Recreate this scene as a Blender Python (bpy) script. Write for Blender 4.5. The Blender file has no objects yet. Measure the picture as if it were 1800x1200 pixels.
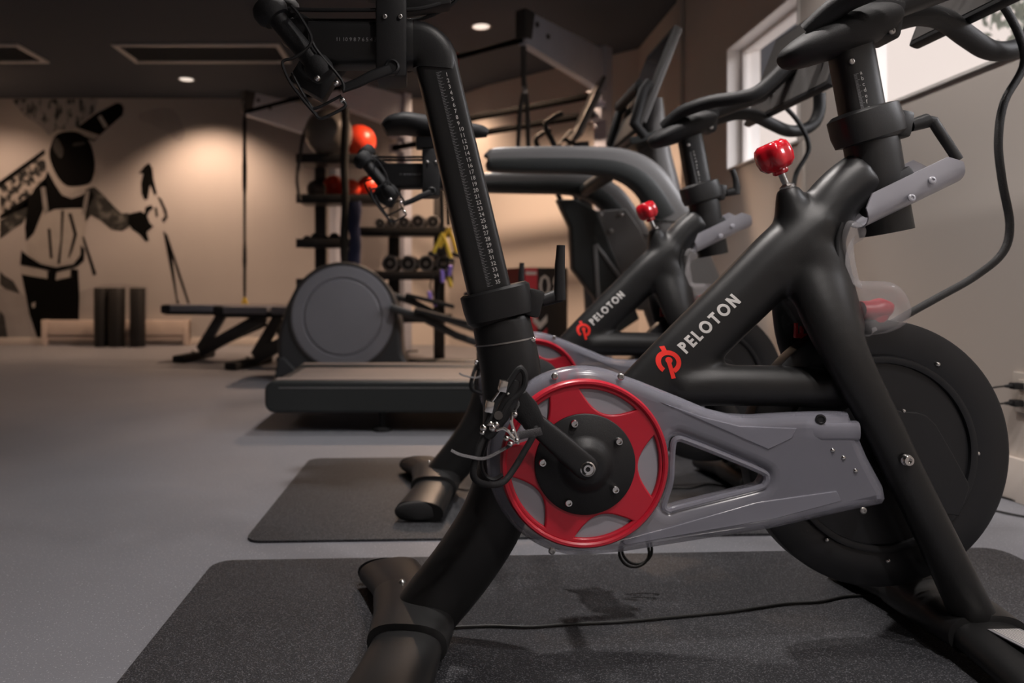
import bpy, bmesh, math, random
from mathutils import Vector, Matrix, Euler
from mathutils.bvhtree import BVHTree

random.seed(7)
PI = math.pi
S = bpy.context.scene
COL = S.collection

# ------------------------------------------------------------------ camera
F = 1280.0            # focal length in pixels of the 1800 px frame
CX, CY = 775.0, 504.0  # where the view axis meets the frame
H = 0.66              # eye height
cam_d = bpy.data.cameras.new('camera')
cam = bpy.data.objects.new('camera', cam_d)
COL.objects.link(cam)
cam.location = (0, 0, H)
cam.rotation_euler = (PI / 2, 0, 0)
cam_d.sensor_width = 36.0
cam_d.lens = 36.0 * F / 1800.0
cam_d.shift_x = (900 - CX) / 1800.0
cam_d.shift_y = -(600 - CY) / 1800.0
cam_d.clip_start = 0.02
cam_d.dof.use_dof = True
cam_d.dof.focus_distance = 1.24
cam_d.dof.aperture_fstop = 3.0
S.camera = cam

# ------------------------------------------------------------------ view, sky
S.view_settings.view_transform = 'Standard'
S.view_settings.look = 'None'
S.view_settings.gamma = 1.0
S.view_settings.use_curve_mapping = False
S.view_settings.exposure = 0.0
S.cycles.max_bounces = 6
S.cycles.caustics_reflective = False
S.cycles.caustics_refractive = False

w = bpy.data.worlds.new('sky')
S.world = w
w.use_nodes = True
bg = w.node_tree.nodes['Background']
bg.inputs[0].default_value = (0.93, 0.80, 0.74, 1)
bg.inputs[1].default_value = 0.98

WALLX = 1.775
CEIL = 2.80
# windows in the right wall: y0, y1, z0, z1
WIN = [(3.60, 4.50, 1.375, 2.13), (0.55, 3.22, 1.375, 2.13)]
for (y0, y1, z0, z1) in WIN:
    ld = bpy.data.lights.new('window_portal', 'AREA')
    ld.shape = 'RECTANGLE'
    ld.size = y1 - y0
    ld.size_y = z1 - z0
    ld.cycles.is_portal = True
    lo = bpy.data.objects.new('window_portal', ld)
    COL.objects.link(lo)
    lo.matrix_world = Matrix.Translation((WALLX + 0.16, (y0 + y1) / 2, (z0 + z1) / 2)) @ Matrix(
        ((0, 0, 1, 0), (1, 0, 0, 0), (0, 1, 0, 0), (0, 0, 0, 1)))

# ceiling downlights, first two seen, rest added to brighten: x, y, watts, cone, colour
WARM = (1.0, 0.67, 0.46)
NEUT = (1.0, 0.93, 0.89)
LAMPS = [(-2.62, 7.50, 215, 112, WARM), (0.33, 5.98, 330, 138, WARM), (-5.0, 7.3, 100, 120, WARM),
         (0.03, 7.60, 85, 130, WARM), (-2.4, 4.8, 14, 130, NEUT), (0.25, 3.9, 90, 100, NEUT),
         (0.15, 1.9, 165, 98, NEUT), (0.95, 0.25, 120, 110, NEUT), (1.15, -0.75, 150, 115, NEUT),
         (0.95, 2.55, 75, 110, NEUT), (0.95, 1.05, 75, 110, NEUT)]

# soft daylight through the windows, coming from the right and slightly behind
sun_d = bpy.data.lights.new('daylight', 'SUN')
sun_d.energy = 7.5
sun_d.angle = math.radians(38)
sun_d.color = (0.97, 0.96, 1.0)
sun = bpy.data.objects.new('daylight', sun_d)
COL.objects.link(sun)
sun.location = (6, -2, 4)
sun.rotation_euler = Vector((-0.76, 0.40, -0.50)).to_track_quat('-Z', 'Y').to_euler()


# ------------------------------------------------------------------ helpers
def W(px, py, Y):
    """room point seen at pixel (px, py), Y metres in front of the eye"""
    return Vector(((px - CX) / F * Y, Y, H + (CY - py) / F * Y))


def link(o, parent=None):
    COL.objects.link(o)
    if parent is not None:
        o.parent = parent
    return o


def smooth_mesh(me, angle=40):
    if len(me.polygons):
        me.polygons.foreach_set('use_smooth', [True] * len(me.polygons))
        me.set_sharp_from_angle(angle=math.radians(angle))
    me.update()
    return me


class MB:
    def __init__(self):
        self.v = []
        self.f = []

    def add(self, vs, fs):
        o = len(self.v)
        self.v += [tuple(v) for v in vs]
        self.f += [tuple(i + o for i in f) for f in fs]
        return self

    def box(self, c, s, rot=None, bevel=0.0):
        bm = bmesh.new()
        bmesh.ops.create_cube(bm, size=1.0)
        bmesh.ops.scale(bm, vec=s, verts=bm.verts)
        if bevel:
            bmesh.ops.bevel(bm, geom=bm.edges[:], offset=bevel, segments=2, profile=0.6, affect='EDGES')
        if rot is not None:
            bmesh.ops.rotate(bm, cent=(0, 0, 0), matrix=rot, verts=bm.verts)
        bmesh.ops.translate(bm, vec=c, verts=bm.verts)
        return self.bm(bm)

    def bm(self, bm):
        bm.verts.index_update()
        self.add([v.co[:] for v in bm.verts], [[v.index for v in f.verts] for f in bm.faces])
        bm.free()
        return self

    def sweep(self, path, ref=(0, 1, 0), n=20, power=2.0, caps=True):
        """path: (point, a, b): a = half width across, b = half width along ref"""
        P = [Vector(p[0]) for p in path]
        ref = Vector(ref).normalized()
        vs = []
        m = len(P)
        for i in range(m):
            t = (P[min(i + 1, m - 1)] - P[max(i - 1, 0)]).normalized()
            nrm = t.cross(ref)
            if nrm.length < 1e-6:
                nrm = Vector((1, 0, 0))
            nrm.normalize()
            b = nrm.cross(t).normalized()
            a_, b_ = path[i][1], path[i][2]
            for k in range(n):
                th = 2 * PI * k / n
                c, s = math.cos(th), math.sin(th)
                c = math.copysign(abs(c) ** (2 / power), c)
                s = math.copysign(abs(s) ** (2 / power), s)
                vs.append(P[i] + nrm * (a_ * c) + b * (b_ * s))
        fs = []
        for i in range(m - 1):
            for k in range(n):
                k2 = (k + 1) % n
                fs.append((i * n + k, i * n + k2, (i + 1) * n + k2, (i + 1) * n + k))
        if caps:
            fs.append(tuple(range(n - 1, -1, -1)))
            fs.append(tuple((m - 1) * n + k for k in range(n)))
        return self.add(vs, fs)

    def tube(self, pts, r, n=10, caps=True, closed=False):
        P = [Vector(p) for p in pts]
        m = len(P)
        R = r if isinstance(r, (list, tuple)) else [r] * m
        T = []
        for i in range(m):
            if closed:
                t = P[(i + 1) % m] - P[i - 1]
            else:
                t = P[min(i + 1, m - 1)] - P[max(i - 1, 0)]
            T.append(t.normalized())
        u = T[0].orthogonal().normalized()
        vs = []
        for i in range(m):
            if i:
                q = T[i - 1].rotation_difference(T[i])
                u = (q @ u).normalized()
            v = T[i].cross(u)
            for k in range(n):
                th = 2 * PI * k / n
                vs.append(P[i] + (u * math.cos(th) + v * math.sin(th)) * R[i])
        fs = []
        for i in range(m if closed else m - 1):
            j = (i + 1) % m
            for k in range(n):
                k2 = (k + 1) % n
                fs.append((i * n + k, i * n + k2, j * n + k2, j * n + k))
        if caps and not closed:
            fs.append(tuple(range(n - 1, -1, -1)))
            fs.append(tuple((m - 1) * n + k for k in range(n)))
        return self.add(vs, fs)

    def lathe(self, prof, origin, axis, n=32, lobes=0, depth=0.0):
        """prof: (r, h) pairs along axis"""
        ax = Vector(axis).normalized()
        u = ax.orthogonal().normalized()
        v = ax.cross(u)
        o = Vector(origin)
        vs = []
        for (r, h) in prof:
            for k in range(n):
                th = 2 * PI * k / n
                rr = r
                if lobes:
                    rr = r * (1 - depth * (0.5 + 0.5 * math.cos(lobes * th)) ** 1.5)
                vs.append(o + ax * h + (u * math.cos(th) + v * math.sin(th)) * rr)
        fs = []
        m = len(prof)
        for i in range(m - 1):
            for k in range(n):
                k2 = (k + 1) % n
                fs.append((i * n + k, i * n + k2, (i + 1) * n + k2, (i + 1) * n + k))
        if prof[0][0] > 1e-6:
            fs.append(tuple(range(n - 1, -1, -1)))
        if prof[-1][0] > 1e-6:
            fs.append(tuple((m - 1) * n + k for k in range(n)))
        return self.add(vs, fs)

    def ball(self, c, r, seg=24, rings=16, scale=(1, 1, 1)):
        bm = bmesh.new()
        bmesh.ops.create_uvsphere(bm, u_segments=seg, v_segments=rings, radius=r)
        bmesh.ops.scale(bm, vec=scale, verts=bm.verts)
        bmesh.ops.translate(bm, vec=c, verts=bm.verts)
        return self.bm(bm)

    def prism(self, pts, d, bevel=0.0):
        """pts: 3D polygon, d: extrusion vector"""
        bm = bmesh.new()
        vs = [bm.verts.new(p) for p in pts]
        f = bm.faces.new(vs)
        r = bmesh.ops.extrude_face_region(bm, geom=[f])
        nv = [e for e in r['geom'] if isinstance(e, bmesh.types.BMVert)]
        bmesh.ops.translate(bm, vec=d, verts=nv)
        bmesh.ops.recalc_face_normals(bm, faces=bm.faces[:])
        if bevel:
            bmesh.ops.bevel(bm, geom=bm.edges[:], offset=bevel, segments=2, profile=0.6, affect='EDGES')
        return self.bm(bm)

    def mesh(self, name, angle=40):
        me = bpy.data.meshes.new(name)
        me.from_pydata(self.v, [], self.f)
        bm = bmesh.new()
        bm.from_mesh(me)
        bmesh.ops.recalc_face_normals(bm, faces=bm.faces[:])
        bm.to_mesh(me)
        bm.free()
        return smooth_mesh(me, angle)


def obj(name, mb, m, parent=None, angle=40, label=None):
    me = mb.mesh(name, angle) if isinstance(mb, MB) else mb
    if m is not None and not len(me.materials):
        me.materials.append(m)
    o = bpy.data.objects.new(name, me)
    link(o, parent)
    if label:
        o['label'] = label
    return o


def thing(name, label, cat, loc=(0, 0, 0), rz=0.0, group=None):
    o = bpy.data.objects.new(name, None)
    o.empty_display_size = 0.1
    COL.objects.link(o)
    o.location = loc
    o.rotation_euler = (0, 0, rz)
    o['label'] = label
    o['category'] = cat
    if group:
        o['group'] = group
    return o


def tag(o, label, cat, group=None):
    o['label'] = label
    o['category'] = cat
    if group:
        o['group'] = group
    return o


def struct(name, mb, m, parent=None, angle=40):
    o = obj(name, mb, m, parent, angle)
    if parent is None:
        o['kind'] = 'structure'
    return o


def cr(pts, k=6, closed=False):
    """Catmull-Rom through tuples of any length"""
    n = len(pts)
    out = []
    rng = range(n if closed else n - 1)
    for i in rng:
        if closed:
            p = [pts[(i + j - 1) % n] for j in range(4)]
        else:
            p = [pts[max(i - 1, 0)], pts[i], pts[i + 1], pts[min(i + 2, n - 1)]]
        for s in range(k):
            t = s / k
            out.append(tuple(0.5 * (2 * b + (c - a) * t + (2 * a - 5 * b + 4 * c - d) * t * t +
                                    (3 * b - a - 3 * c + d) * t ** 3)
                             for a, b, c, d in zip(*p)))
    if not closed:
        out.append(tuple(pts[-1]))
    return out


def from_object(tmp):
    """evaluate a temporary object to a mesh and drop it"""
    COL.objects.link(tmp)
    dg = bpy.context.evaluated_depsgraph_get()
    dg.update()
    me = bpy.data.meshes.new_from_object(tmp.evaluated_get(dg), depsgraph=dg)
    d = tmp.data
    bpy.data.objects.remove(tmp)
    if isinstance(d, bpy.types.Curve):
        bpy.data.curves.remove(d)
    elif isinstance(d, bpy.types.Mesh):
        bpy.data.meshes.remove(d)
    return me


def plate(name, outlines, y0, y1, bevel=0.0, bres=2):
    """flat plate from closed outlines (x, z); holes are inner outlines; spans y0..y1"""
    c = bpy.data.curves.new(name, 'CURVE')
    c.dimensions = '2D'
    c.fill_mode = 'BOTH'
    for ol in outlines:
        sp = c.splines.new('POLY')
        sp.points.add(len(ol) - 1)
        for p, q in zip(sp.points, ol):
            p.co = (q[0], q[1], 0, 1)
        sp.use_cyclic_u = True
    c.extrude = max((y1 - y0) / 2 - bevel, 0.0002)
    c.bevel_depth = bevel
    c.bevel_resolution = bres
    c.offset = -bevel
    me = from_object(bpy.data.objects.new(name, c))
    me.name = name
    # curve lies in x,y with thickness in z: turn it up so that y -> z
    me.transform(Matrix(((1, 0, 0, 0), (0, 0, -1, (y0 + y1) / 2), (0, 1, 0, 0), (0, 0, 0, 1))))
    me.materials.clear()
    return smooth_mesh(me, 35)


def text_mesh(body, size, line=1.0, align='LEFT', depth=0.0):
    c = bpy.data.curves.new('writing', 'FONT')
    c.body = body
    c.size = size
    c.space_line = line
    c.align_x = align
    c.extrude = depth
    c.resolution_u = 2
    me = from_object(bpy.data.objects.new('writing', c))
    me.materials.clear()
    return me


def bake(mb, voxel, it=8, fac=0.5, name='body'):
    """fuse overlapping pieces into one smooth skin"""
    me = mb.mesh(name)
    o = bpy.data.objects.new(name, me)
    r = o.modifiers.new('r', 'REMESH')
    r.mode = 'VOXEL'
    r.voxel_size = voxel
    s = o.modifiers.new('s', 'SMOOTH')
    s.factor = fac
    s.iterations = it
    out = from_object(o)
    out.name = name
    out.materials.clear()
    out.polygons.foreach_set('use_smooth', [True] * len(out.polygons))
    return out


# ------------------------------------------------------------------ materials
def mat(name, col, rough=0.5, metal=0.0, bump=0.0, bscale=200.0, var=0.0, vscale=8.0, spec=0.5,
        coat=0.0, trans=0.0, alpha=1.0, emit=None, estr=0.0, speck=None, ior=1.45, rvar=0.0):
    m = bpy.data.materials.new(name)
    m.use_nodes = True
    nt = m.node_tree
    b = nt.nodes['Principled BSDF']
    b.inputs['Base Color'].default_value = (*col, 1)
    b.inputs['Roughness'].default_value = rough
    b.inputs['Metallic'].default_value = metal
    b.inputs['Specular IOR Level'].default_value = spec
    b.inputs['Coat Weight'].default_value = coat
    b.inputs['Coat Roughness'].default_value = 0.15
    b.inputs['Transmission Weight'].default_value = trans
    b.inputs['IOR'].default_value = ior
    b.inputs['Alpha'].default_value = alpha
    if emit:
        b.inputs['Emission Color'].default_value = (*emit, 1)
        b.inputs['Emission Strength'].default_value = estr
    tc = nt.nodes.new('ShaderNodeTexCoord')
    if bump:
        n = nt.nodes.new('ShaderNodeTexNoise')
        n.inputs['Scale'].default_value = bscale
        n.inputs['Detail'].default_value = 3
        nt.links.new(tc.outputs['Object'], n.inputs['Vector'])
        bp = nt.nodes.new('ShaderNodeBump')
        bp.inputs['Strength'].default_value = bump
        bp.inputs['Distance'].default_value = 0.002
        nt.links.new(n.outputs['Fac'], bp.inputs['Height'])
        nt.links.new(bp.outputs['Normal'], b.inputs['Normal'])
    last = None
    if var:
        n = nt.nodes.new('ShaderNodeTexNoise')
        n.inputs['Scale'].default_value = vscale
        n.inputs['Detail'].default_value = 4
        nt.links.new(tc.outputs['Object'], n.inputs['Vector'])
        mx = nt.nodes.new('ShaderNodeMix')
        mx.data_type = 'RGBA'
        mx.inputs[6].default_value = (*[max(c * (1 - var), 0) for c in col], 1)
        mx.inputs[7].default_value = (*[c * (1 + var) for c in col], 1)
        nt.links.new(n.outputs['Fac'], mx.inputs[0])
        last = mx.outputs[2]
        if rvar:
            mr = nt.nodes.new('ShaderNodeMapRange')
            mr.inputs[3].default_value = rough - rvar
            mr.inputs[4].default_value = rough + rvar
            nt.links.new(n.outputs['Fac'], mr.inputs[0])
            nt.links.new(mr.outputs[0], b.inputs['Roughness'])
    if speck:
        scol, sscale, thr = speck
        n = nt.nodes.new('ShaderNodeTexNoise')
        n.inputs['Scale'].default_value = sscale
        n.inputs['Detail'].default_value = 1
        nt.links.new(tc.outputs['Object'], n.inputs['Vector'])
        rp = nt.nodes.new('ShaderNodeMapRange')
        rp.inputs[1].default_value = thr
        rp.inputs[2].default_value = thr + 0.06
        nt.links.new(n.outputs['Fac'], rp.inputs[0])
        mx = nt.nodes.new('ShaderNodeMix')
        mx.data_type = 'RGBA'
        mx.inputs[6].default_value = (*col, 1)
        if last is not None:
            nt.links.new(last, mx.inputs[6])
        mx.inputs[7].default_value = (*scol, 1)
        nt.links.new(rp.outputs[0], mx.inputs[0])
        last = mx.outputs[2]
    if last is not None:
        nt.links.new(last, b.inputs['Base Color'])
    return m


M = {}
M['floor'] = mat('rubber_floor', (0.185, 0.188, 0.208), 0.48, bump=0.25, bscale=260, var=0.10, vscale=3,
                 speck=((0.42, 0.42, 0.45), 240, 0.66), spec=0.35)
M['wall'] = mat('painted_wall', (0.60, 0.545, 0.50), 0.75, bump=0.05, bscale=90, var=0.03, vscale=2)
M['ceil'] = mat('ceiling_paint', (0.054, 0.064, 0.082), 0.9, bump=0.04, bscale=80, var=0.02)
M['trimw'] = mat('white_trim_paint', (0.62, 0.56, 0.51), 0.5, var=0.03)
M['reveal'] = mat('white_window_paint', (0.80, 0.76, 0.73), 0.55, var=0.02)
M['frame'] = mat('matte_black_paint', (0.0125, 0.0125, 0.013), 0.39, bump=0.12, bscale=900, var=0.25, vscale=6,
                 spec=0.5, rvar=0.05)
M['blackp'] = mat('black_plastic', (0.012, 0.012, 0.013), 0.45, bump=0.1, bscale=500, var=0.2)
M['rubber'] = mat('black_rubber', (0.010, 0.010, 0.011), 0.7, bump=0.2, bscale=400, var=0.2)
M['grip'] = mat('black_foam_grip', (0.010, 0.010, 0.011), 0.55, bump=0.3, bscale=700, var=0.2)
M['fly'] = mat('flywheel_paint', (0.012, 0.0125, 0.0145), 0.40, bump=0.05, bscale=300, var=0.15, vscale=9, rvar=0.05)
M['flyin'] = mat('flywheel_dark_paint', (0.008, 0.008, 0.009), 0.5, var=0.2)
M['guard'] = mat('smoky_grey_plastic', (0.27, 0.27, 0.32), 0.22, alpha=0.58, var=0.06, vscale=5, spec=0.6, coat=0.25,
                 rvar=0.04)
M['sguard'] = mat('clear_smoky_plastic', (0.52, 0.50, 0.51), 0.15, alpha=0.30, var=0.05, spec=0.7, coat=0.4)
M['tray'] = mat('frosted_grey_plastic', (0.44, 0.435, 0.48), 0.30, alpha=0.85, var=0.05, spec=0.6, coat=0.3)
M['red'] = mat('red_gloss_plastic', (0.62, 0.010, 0.022), 0.16, coat=0.8, var=0.05)
M['redm'] = mat('red_satin_plastic', (0.50, 0.012, 0.030), 0.36, coat=0.25, var=0.08, vscale=12)
M['logo_red'] = mat('red_print', (0.85, 0.028, 0.018), 0.5, var=0.02)
M['print'] = mat('white_print', (0.66, 0.64, 0.62), 0.6, var=0.02)
M['tick'] = mat('grey_print', (0.27, 0.27, 0.28), 0.6, var=0.02)
M['chrome'] = mat('chrome', (0.72, 0.70, 0.68), 0.16, metal=1.0, var=0.05)
M['steel'] = mat('brushed_steel', (0.42, 0.41, 0.40), 0.32, metal=1.0, bump=0.05, bscale=300, var=0.1)
M['cable'] = mat('black_cable', (0.010, 0.010, 0.010), 0.5, bump=0.1, bscale=900, var=0.1)
M['braid'] = mat('braided_sleeve', (0.020, 0.020, 0.021), 0.5, bump=0.8, bscale=600, var=0.5, vscale=500)
M['mat'] = mat('exercise_mat_vinyl', (0.024, 0.0245, 0.028), 0.55, bump=0.9, bscale=330, var=0.25, vscale=4,
               speck=((0.105, 0.106, 0.116), 380, 0.58), spec=0.4)
M['screen'] = mat('dark_glass', (0.075, 0.071, 0.069), 0.22, var=0.05, spec=0.7)  # grey base stands in for the room reflected in the screen
M['webbing'] = mat('grey_webbing', (0.16, 0.155, 0.16), 0.8, bump=1.0, bscale=800, var=0.6, vscale=900)
M['tread'] = mat('treadmill_grey', (0.17, 0.167, 0.168), 0.38, bump=0.06, bscale=500, var=0.06)
M['tread_dark'] = mat('treadmill_charcoal', (0.022, 0.025, 0.025), 0.45, bump=0.05, bscale=400, var=0.1)
M['belt'] = mat('running_belt', (0.16, 0.135, 0.125), 0.6, bump=0.3, bscale=600, var=0.1, vscale=12)
M['ell'] = mat('elliptical_shell', (0.045, 0.047, 0.050), 0.42, bump=0.05, bscale=400, var=0.08)
M['elldisc'] = mat('elliptical_disc', (0.23, 0.23, 0.255), 0.42, bump=0.04, bscale=400, var=0.05)
M['rig'] = mat('rig_grey_steel', (0.42, 0.445, 0.53), 0.42, bump=0.05, bscale=400, var=0.08)
M['rigdark'] = mat('rig_dark_steel', (0.045, 0.043, 0.042), 0.45, bump=0.05, bscale=300, var=0.1)
M['gball'] = mat('grey_vinyl_ball', (0.125, 0.115, 0.105), 0.28, var=0.05)
M['rball'] = mat('red_rubber_ball', (0.70, 0.055, 0.022), 0.34, bump=0.1, bscale=200, var=0.06)
M['dball'] = mat('dark_rubber_ball', (0.020, 0.012, 0.011), 0.45, bump=0.1, bscale=200, var=0.1)
M['yellow'] = mat('yellow_webbing', (0.74, 0.52, 0.055), 0.55, bump=0.3, bscale=300, var=0.06)
M['purple'] = mat('lavender_rubber', (0.36, 0.25, 0.78), 0.5, var=0.06)
M['navy'] = mat('navy_foam', (0.012, 0.018, 0.055), 0.6, bump=0.2, bscale=200, var=0.15)
M['strap'] = mat('black_strap', (0.010, 0.010, 0.009), 0.7, bump=0.4, bscale=500, var=0.3)
M['bandred'] = mat('red_band', (0.42, 0.02, 0.02), 0.5, var=0.05)
M['box_shade'] = mat('shaded_red_vinyl', (0.10, 0.008, 0.010), 0.5, bump=0.1, var=0.1)  # darker copy of the box red, with shade put into the colour
M['boxred'] = mat('red_vinyl', (0.62, 0.05, 0.07), 0.5, bump=0.1, var=0.08)
M['boxblk'] = mat('black_vinyl', (0.011, 0.011, 0.012), 0.5, bump=0.1, var=0.1)
M['roller'] = mat('black_foam', (0.010, 0.009, 0.009), 0.55, bump=0.3, bscale=150, var=0.3, vscale=40)
M['vinyl'] = mat('bench_vinyl', (0.19, 0.19, 0.215), 0.35, bump=0.1, bscale=200, var=0.08)
M['heater'] = mat('heater_enamel', (0.60, 0.50, 0.44), 0.45, var=0.03)
M['outlet'] = mat('outlet_plastic', (0.60, 0.55, 0.50), 0.35, var=0.02)
M['vent'] = mat('vent_enamel', (0.6, 0.58, 0.57), 0.5, var=0.03)
M['ventin'] = mat('vent_dark', (0.22, 0.215, 0.21), 0.7, var=0.05)
M['lamp'] = mat('lamp_diffuser', (0.8, 0.8, 0.8), 0.5, emit=(1.0, 0.86, 0.74), estr=0.95)
M['leaf'] = mat('hazy_leaf', (0.16, 0.19, 0.14), 0.6, var=0.4, vscale=20)
M['console'] = mat('console_glass', (0.018, 0.018, 0.019), 0.2, var=0.05, spec=0.6)
M['satin'] = mat('satin_metal', (0.50, 0.49, 0.48), 0.34, metal=0.9, var=0.04)
M['lens'] = mat('grey_frosted_window', (0.31, 0.30, 0.335), 0.30, var=0.08, vscale=14, coat=0.3)
M['barblk'] = mat('black_bar_paint', (0.006, 0.006, 0.006), 0.9, spec=0.02, var=0.2)
M['glass'] = mat('window_glass', (1, 1, 1), 0.02, alpha=0.06, spec=0.4)
# mural inks
M['m_base'] = mat('mural_snow_print', (0.40, 0.375, 0.365), 0.65, var=0.10, vscale=1.2, spec=0.15)
M['m_black'] = mat('mural_black_ink', (0.0045, 0.0045, 0.0045), 0.7, var=0.15, vscale=9, spec=0.04)
M['m_dark'] = mat('mural_dark_ink', (0.055, 0.054, 0.053), 0.65, var=0.7, vscale=14, spec=0.15)
M['m_mid'] = mat('mural_mid_ink', (0.20, 0.19, 0.185), 0.65, var=0.45, vscale=7, spec=0.15)
M['m_light'] = mat('mural_light_ink', (0.36, 0.335, 0.315), 0.65, var=0.12, vscale=9, spec=0.15)
M['m_white'] = mat('mural_white_ink', (0.55, 0.52, 0.49), 0.65, var=0.05, vscale=6, spec=0.15)
M['m_pale'] = mat('mural_pale_ink', (0.33, 0.31, 0.305), 0.65, var=0.18, vscale=6, spec=0.15)


def noise_print(name, a, b, scale, lo, hi, stretch=(1, 1, 1)):
    m = mat(name, a, 0.65, spec=0.15)
    nt = m.node_tree
    tc = nt.nodes.new('ShaderNodeTexCoord')
    mp = nt.nodes.new('ShaderNodeMapping')
    mp.inputs['Scale'].default_value = stretch
    n = nt.nodes.new('ShaderNodeTexNoise')
    n.inputs['Scale'].default_value = scale
    n.inputs['Detail'].default_value = 5
    r = nt.nodes.new('ShaderNodeMapRange')
    r.inputs[1].default_value = lo
    r.inputs[2].default_value = hi
    mx = nt.nodes.new('ShaderNodeMix')
    mx.data_type = 'RGBA'
    mx.inputs[6].default_value = (*a, 1)
    mx.inputs[7].default_value = (*b, 1)
    nt.links.new(tc.outputs['Object'], mp.inputs['Vector'])
    nt.links.new(mp.outputs['Vector'], n.inputs['Vector'])
    nt.links.new(n.outputs['Fac'], r.inputs[0])
    nt.links.new(r.outputs[0], mx.inputs[0])
    nt.links.new(mx.outputs[2], nt.nodes['Principled BSDF'].inputs['Base Color'])
    return m


M['m_rock'] = noise_print('mural_rock_print', (0.27, 0.268, 0.275), (0.03, 0.034, 0.034), 9.0, 0.50, 0.60, (1.6, 1, 0.8))
M['m_gear'] = noise_print('mural_gear_print', (0.33, 0.30, 0.28), (0.018, 0.018, 0.018), 12, 0.44, 0.52)
M['m_sleeve'] = noise_print('mural_sleeve_print', (0.030, 0.030, 0.029), (0.17, 0.165, 0.155), 9, 0.50, 0.70)


# ================================================================== ROOM
def quad(a, b, c, d):
    return MB().add([a, b, c, d], [(0, 1, 2, 3)])


XL, YB = -5.2, -2.2
YM = 8.28
fl = MB().box(((XL + 4.0) / 2 - 0.6, (YB + 9.4) / 2, -0.05), (4.0 - XL, 9.4 - YB, 0.10))
struct('floor', fl, M['floor'])
ce = MB().box(((XL + 4.0) / 2 - 0.6, (YB + 9.4) / 2, CEIL + 0.05), (4.0 - XL, 9.4 - YB, 0.10))
struct('ceiling', ce, M['ceil'])


def wall(name, pts, m=None, t=0.12):
    """vertical wall along a plan polyline; the room lies to the right of the direction of travel"""
    mb = MB()
    for (x0, y0), (x1, y1) in zip(pts[:-1], pts[1:]):
        d = Vector((x1 - x0, y1 - y0, 0)).normalized()
        n = Vector((-d.y, d.x, 0)) * t
        a, b = Vector((x0, y0, 0)), Vector((x1, y1, 0))
        mb.prism([a, b, b + n, a + n], (0, 0, CEIL))
    return struct(name, mb, m or M['wall'])


wall('wall_left', [(XL, YB), (XL, YM)])
wall('wall_back', [(XL, YM), (-0.45, YM)])
wall('wall_back_niche', [(-0.45, YM), (0.10, YM), (0.51, 7.72), (1.775, 6.54)])
wall('wall_front', [(WALLX + 0.2, YB), (XL, YB)])
# right wall with two window openings
T = 0.20
mb = MB()
spans = []
ys = [YB, WIN[1][0], WIN[1][1], WIN[0][0], WIN[0][1], 6.60]
z0, z1 = WIN[0][2], WIN[0][3]
mb.box((WALLX + T / 2, (ys[0] + ys[-1]) / 2, z0 / 2), (T, ys[-1] - ys[0], z0))
mb.box((WALLX + T / 2, (ys[0] + ys[-1]) / 2, (z1 + CEIL) / 2), (T, ys[-1] - ys[0], CEIL - z1))
for a, b in ((ys[0], ys[1]), (ys[2], ys[3]), (ys[4], ys[5])):
    mb.box((WALLX + T / 2, (a + b) / 2, (z0 + z1) / 2), (T, b - a, z1 - z0))
struct('wall_right', mb, M['wall'])
# shallow pilaster that catches the light at the far end of the right wall
struct('trim_1', MB().box((WALLX - 0.012, 5.36, CEIL / 2), (0.024, 0.10, CEIL), bevel=0.004), M['wall'])
struct('trim_2', MB().box((WALLX - 0.008, 3.565, 0.69), (0.016, 0.05, 1.36), bevel=0.004), M['trimw'])

for i, (y0, y1, a, b) in enumerate(WIN):
    g = bpy.data.objects.new('window_%d' % (i + 1), None)
    COL.objects.link(g)
    g.location = (WALLX + 0.1, (y0 + y1) / 2, a)
    g['kind'] = 'structure'
    cx, cy = 0, 0
    hw, hh = (y1 - y0) / 2, b - a
    # lining of the reveal
    lin = MB()
    t = 0.012
    lin.box((-0.01, 0, t / 2), (0.20, 2 * hw, t))
    lin.box((-0.01, 0, hh - t / 2), (0.20, 2 * hw, t))
    lin.box((-0.01, -hw + t / 2, hh / 2), (0.20, t, hh - 2 * t))
    lin.box((-0.01, hw - t / 2, hh / 2), (0.20, t, hh - 2 * t))
    obj('window_lining', lin, M['reveal'], g)
    fr = MB()
    fw = 0.024
    for zz in (fw / 2 + t, hh - fw / 2 - t):
        fr.box((-0.005, 0, zz), (0.04, 2 * hw - 2 * t, fw), bevel=0.004)
    ns = 1 if i == 0 else 2
    for k in range(ns + 1):
        yy = -hw + t + fw / 2 + (2 * hw - 2 * t - fw) * k / ns
        fr.box((-0.005, yy, hh / 2), (0.04, fw, hh - 2 * t - 2 * fw), bevel=0.004)
    obj('window_frame', fr, M['reveal'], g)
    for k in range(ns):
        wy = (2 * hw - 2 * t) / ns
        yc = -hw + t + wy * (k + 0.5)
        obj('pane', MB().box((-0.005, yc, hh / 2), (0.006, wy - fw, hh - 2 * t - fw)), M['glass'], g)
    sill = MB().box((-0.103, 0, 0.006), (0.010, 2 * hw, 0.012), bevel=0.002)
    obj('window_sill', sill, M['reveal'], g)


def base(name, a, b, h=0.10, m=None):
    a, b = Vector((*a, 0)), Vector((*b, 0))
    d = (b - a).normalized()
    n = Vector((d.y, -d.x, 0)) * 0.016
    struct(name, MB().prism([a, b, b + n, a + n], (0, 0, h), bevel=0.003), m or M['trimw'])


base('baseboard_back', (XL, YM), (-0.45, YM), 0.085)
base('baseboard_left', (XL, YB), (XL, YM), 0.085)
base('baseboard_niche', (0.51, 7.72), (1.775, 6.54), 0.10)
base('baseboard_right', (WALLX, 6.54), (WALLX, YB), 0.135)

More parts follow.
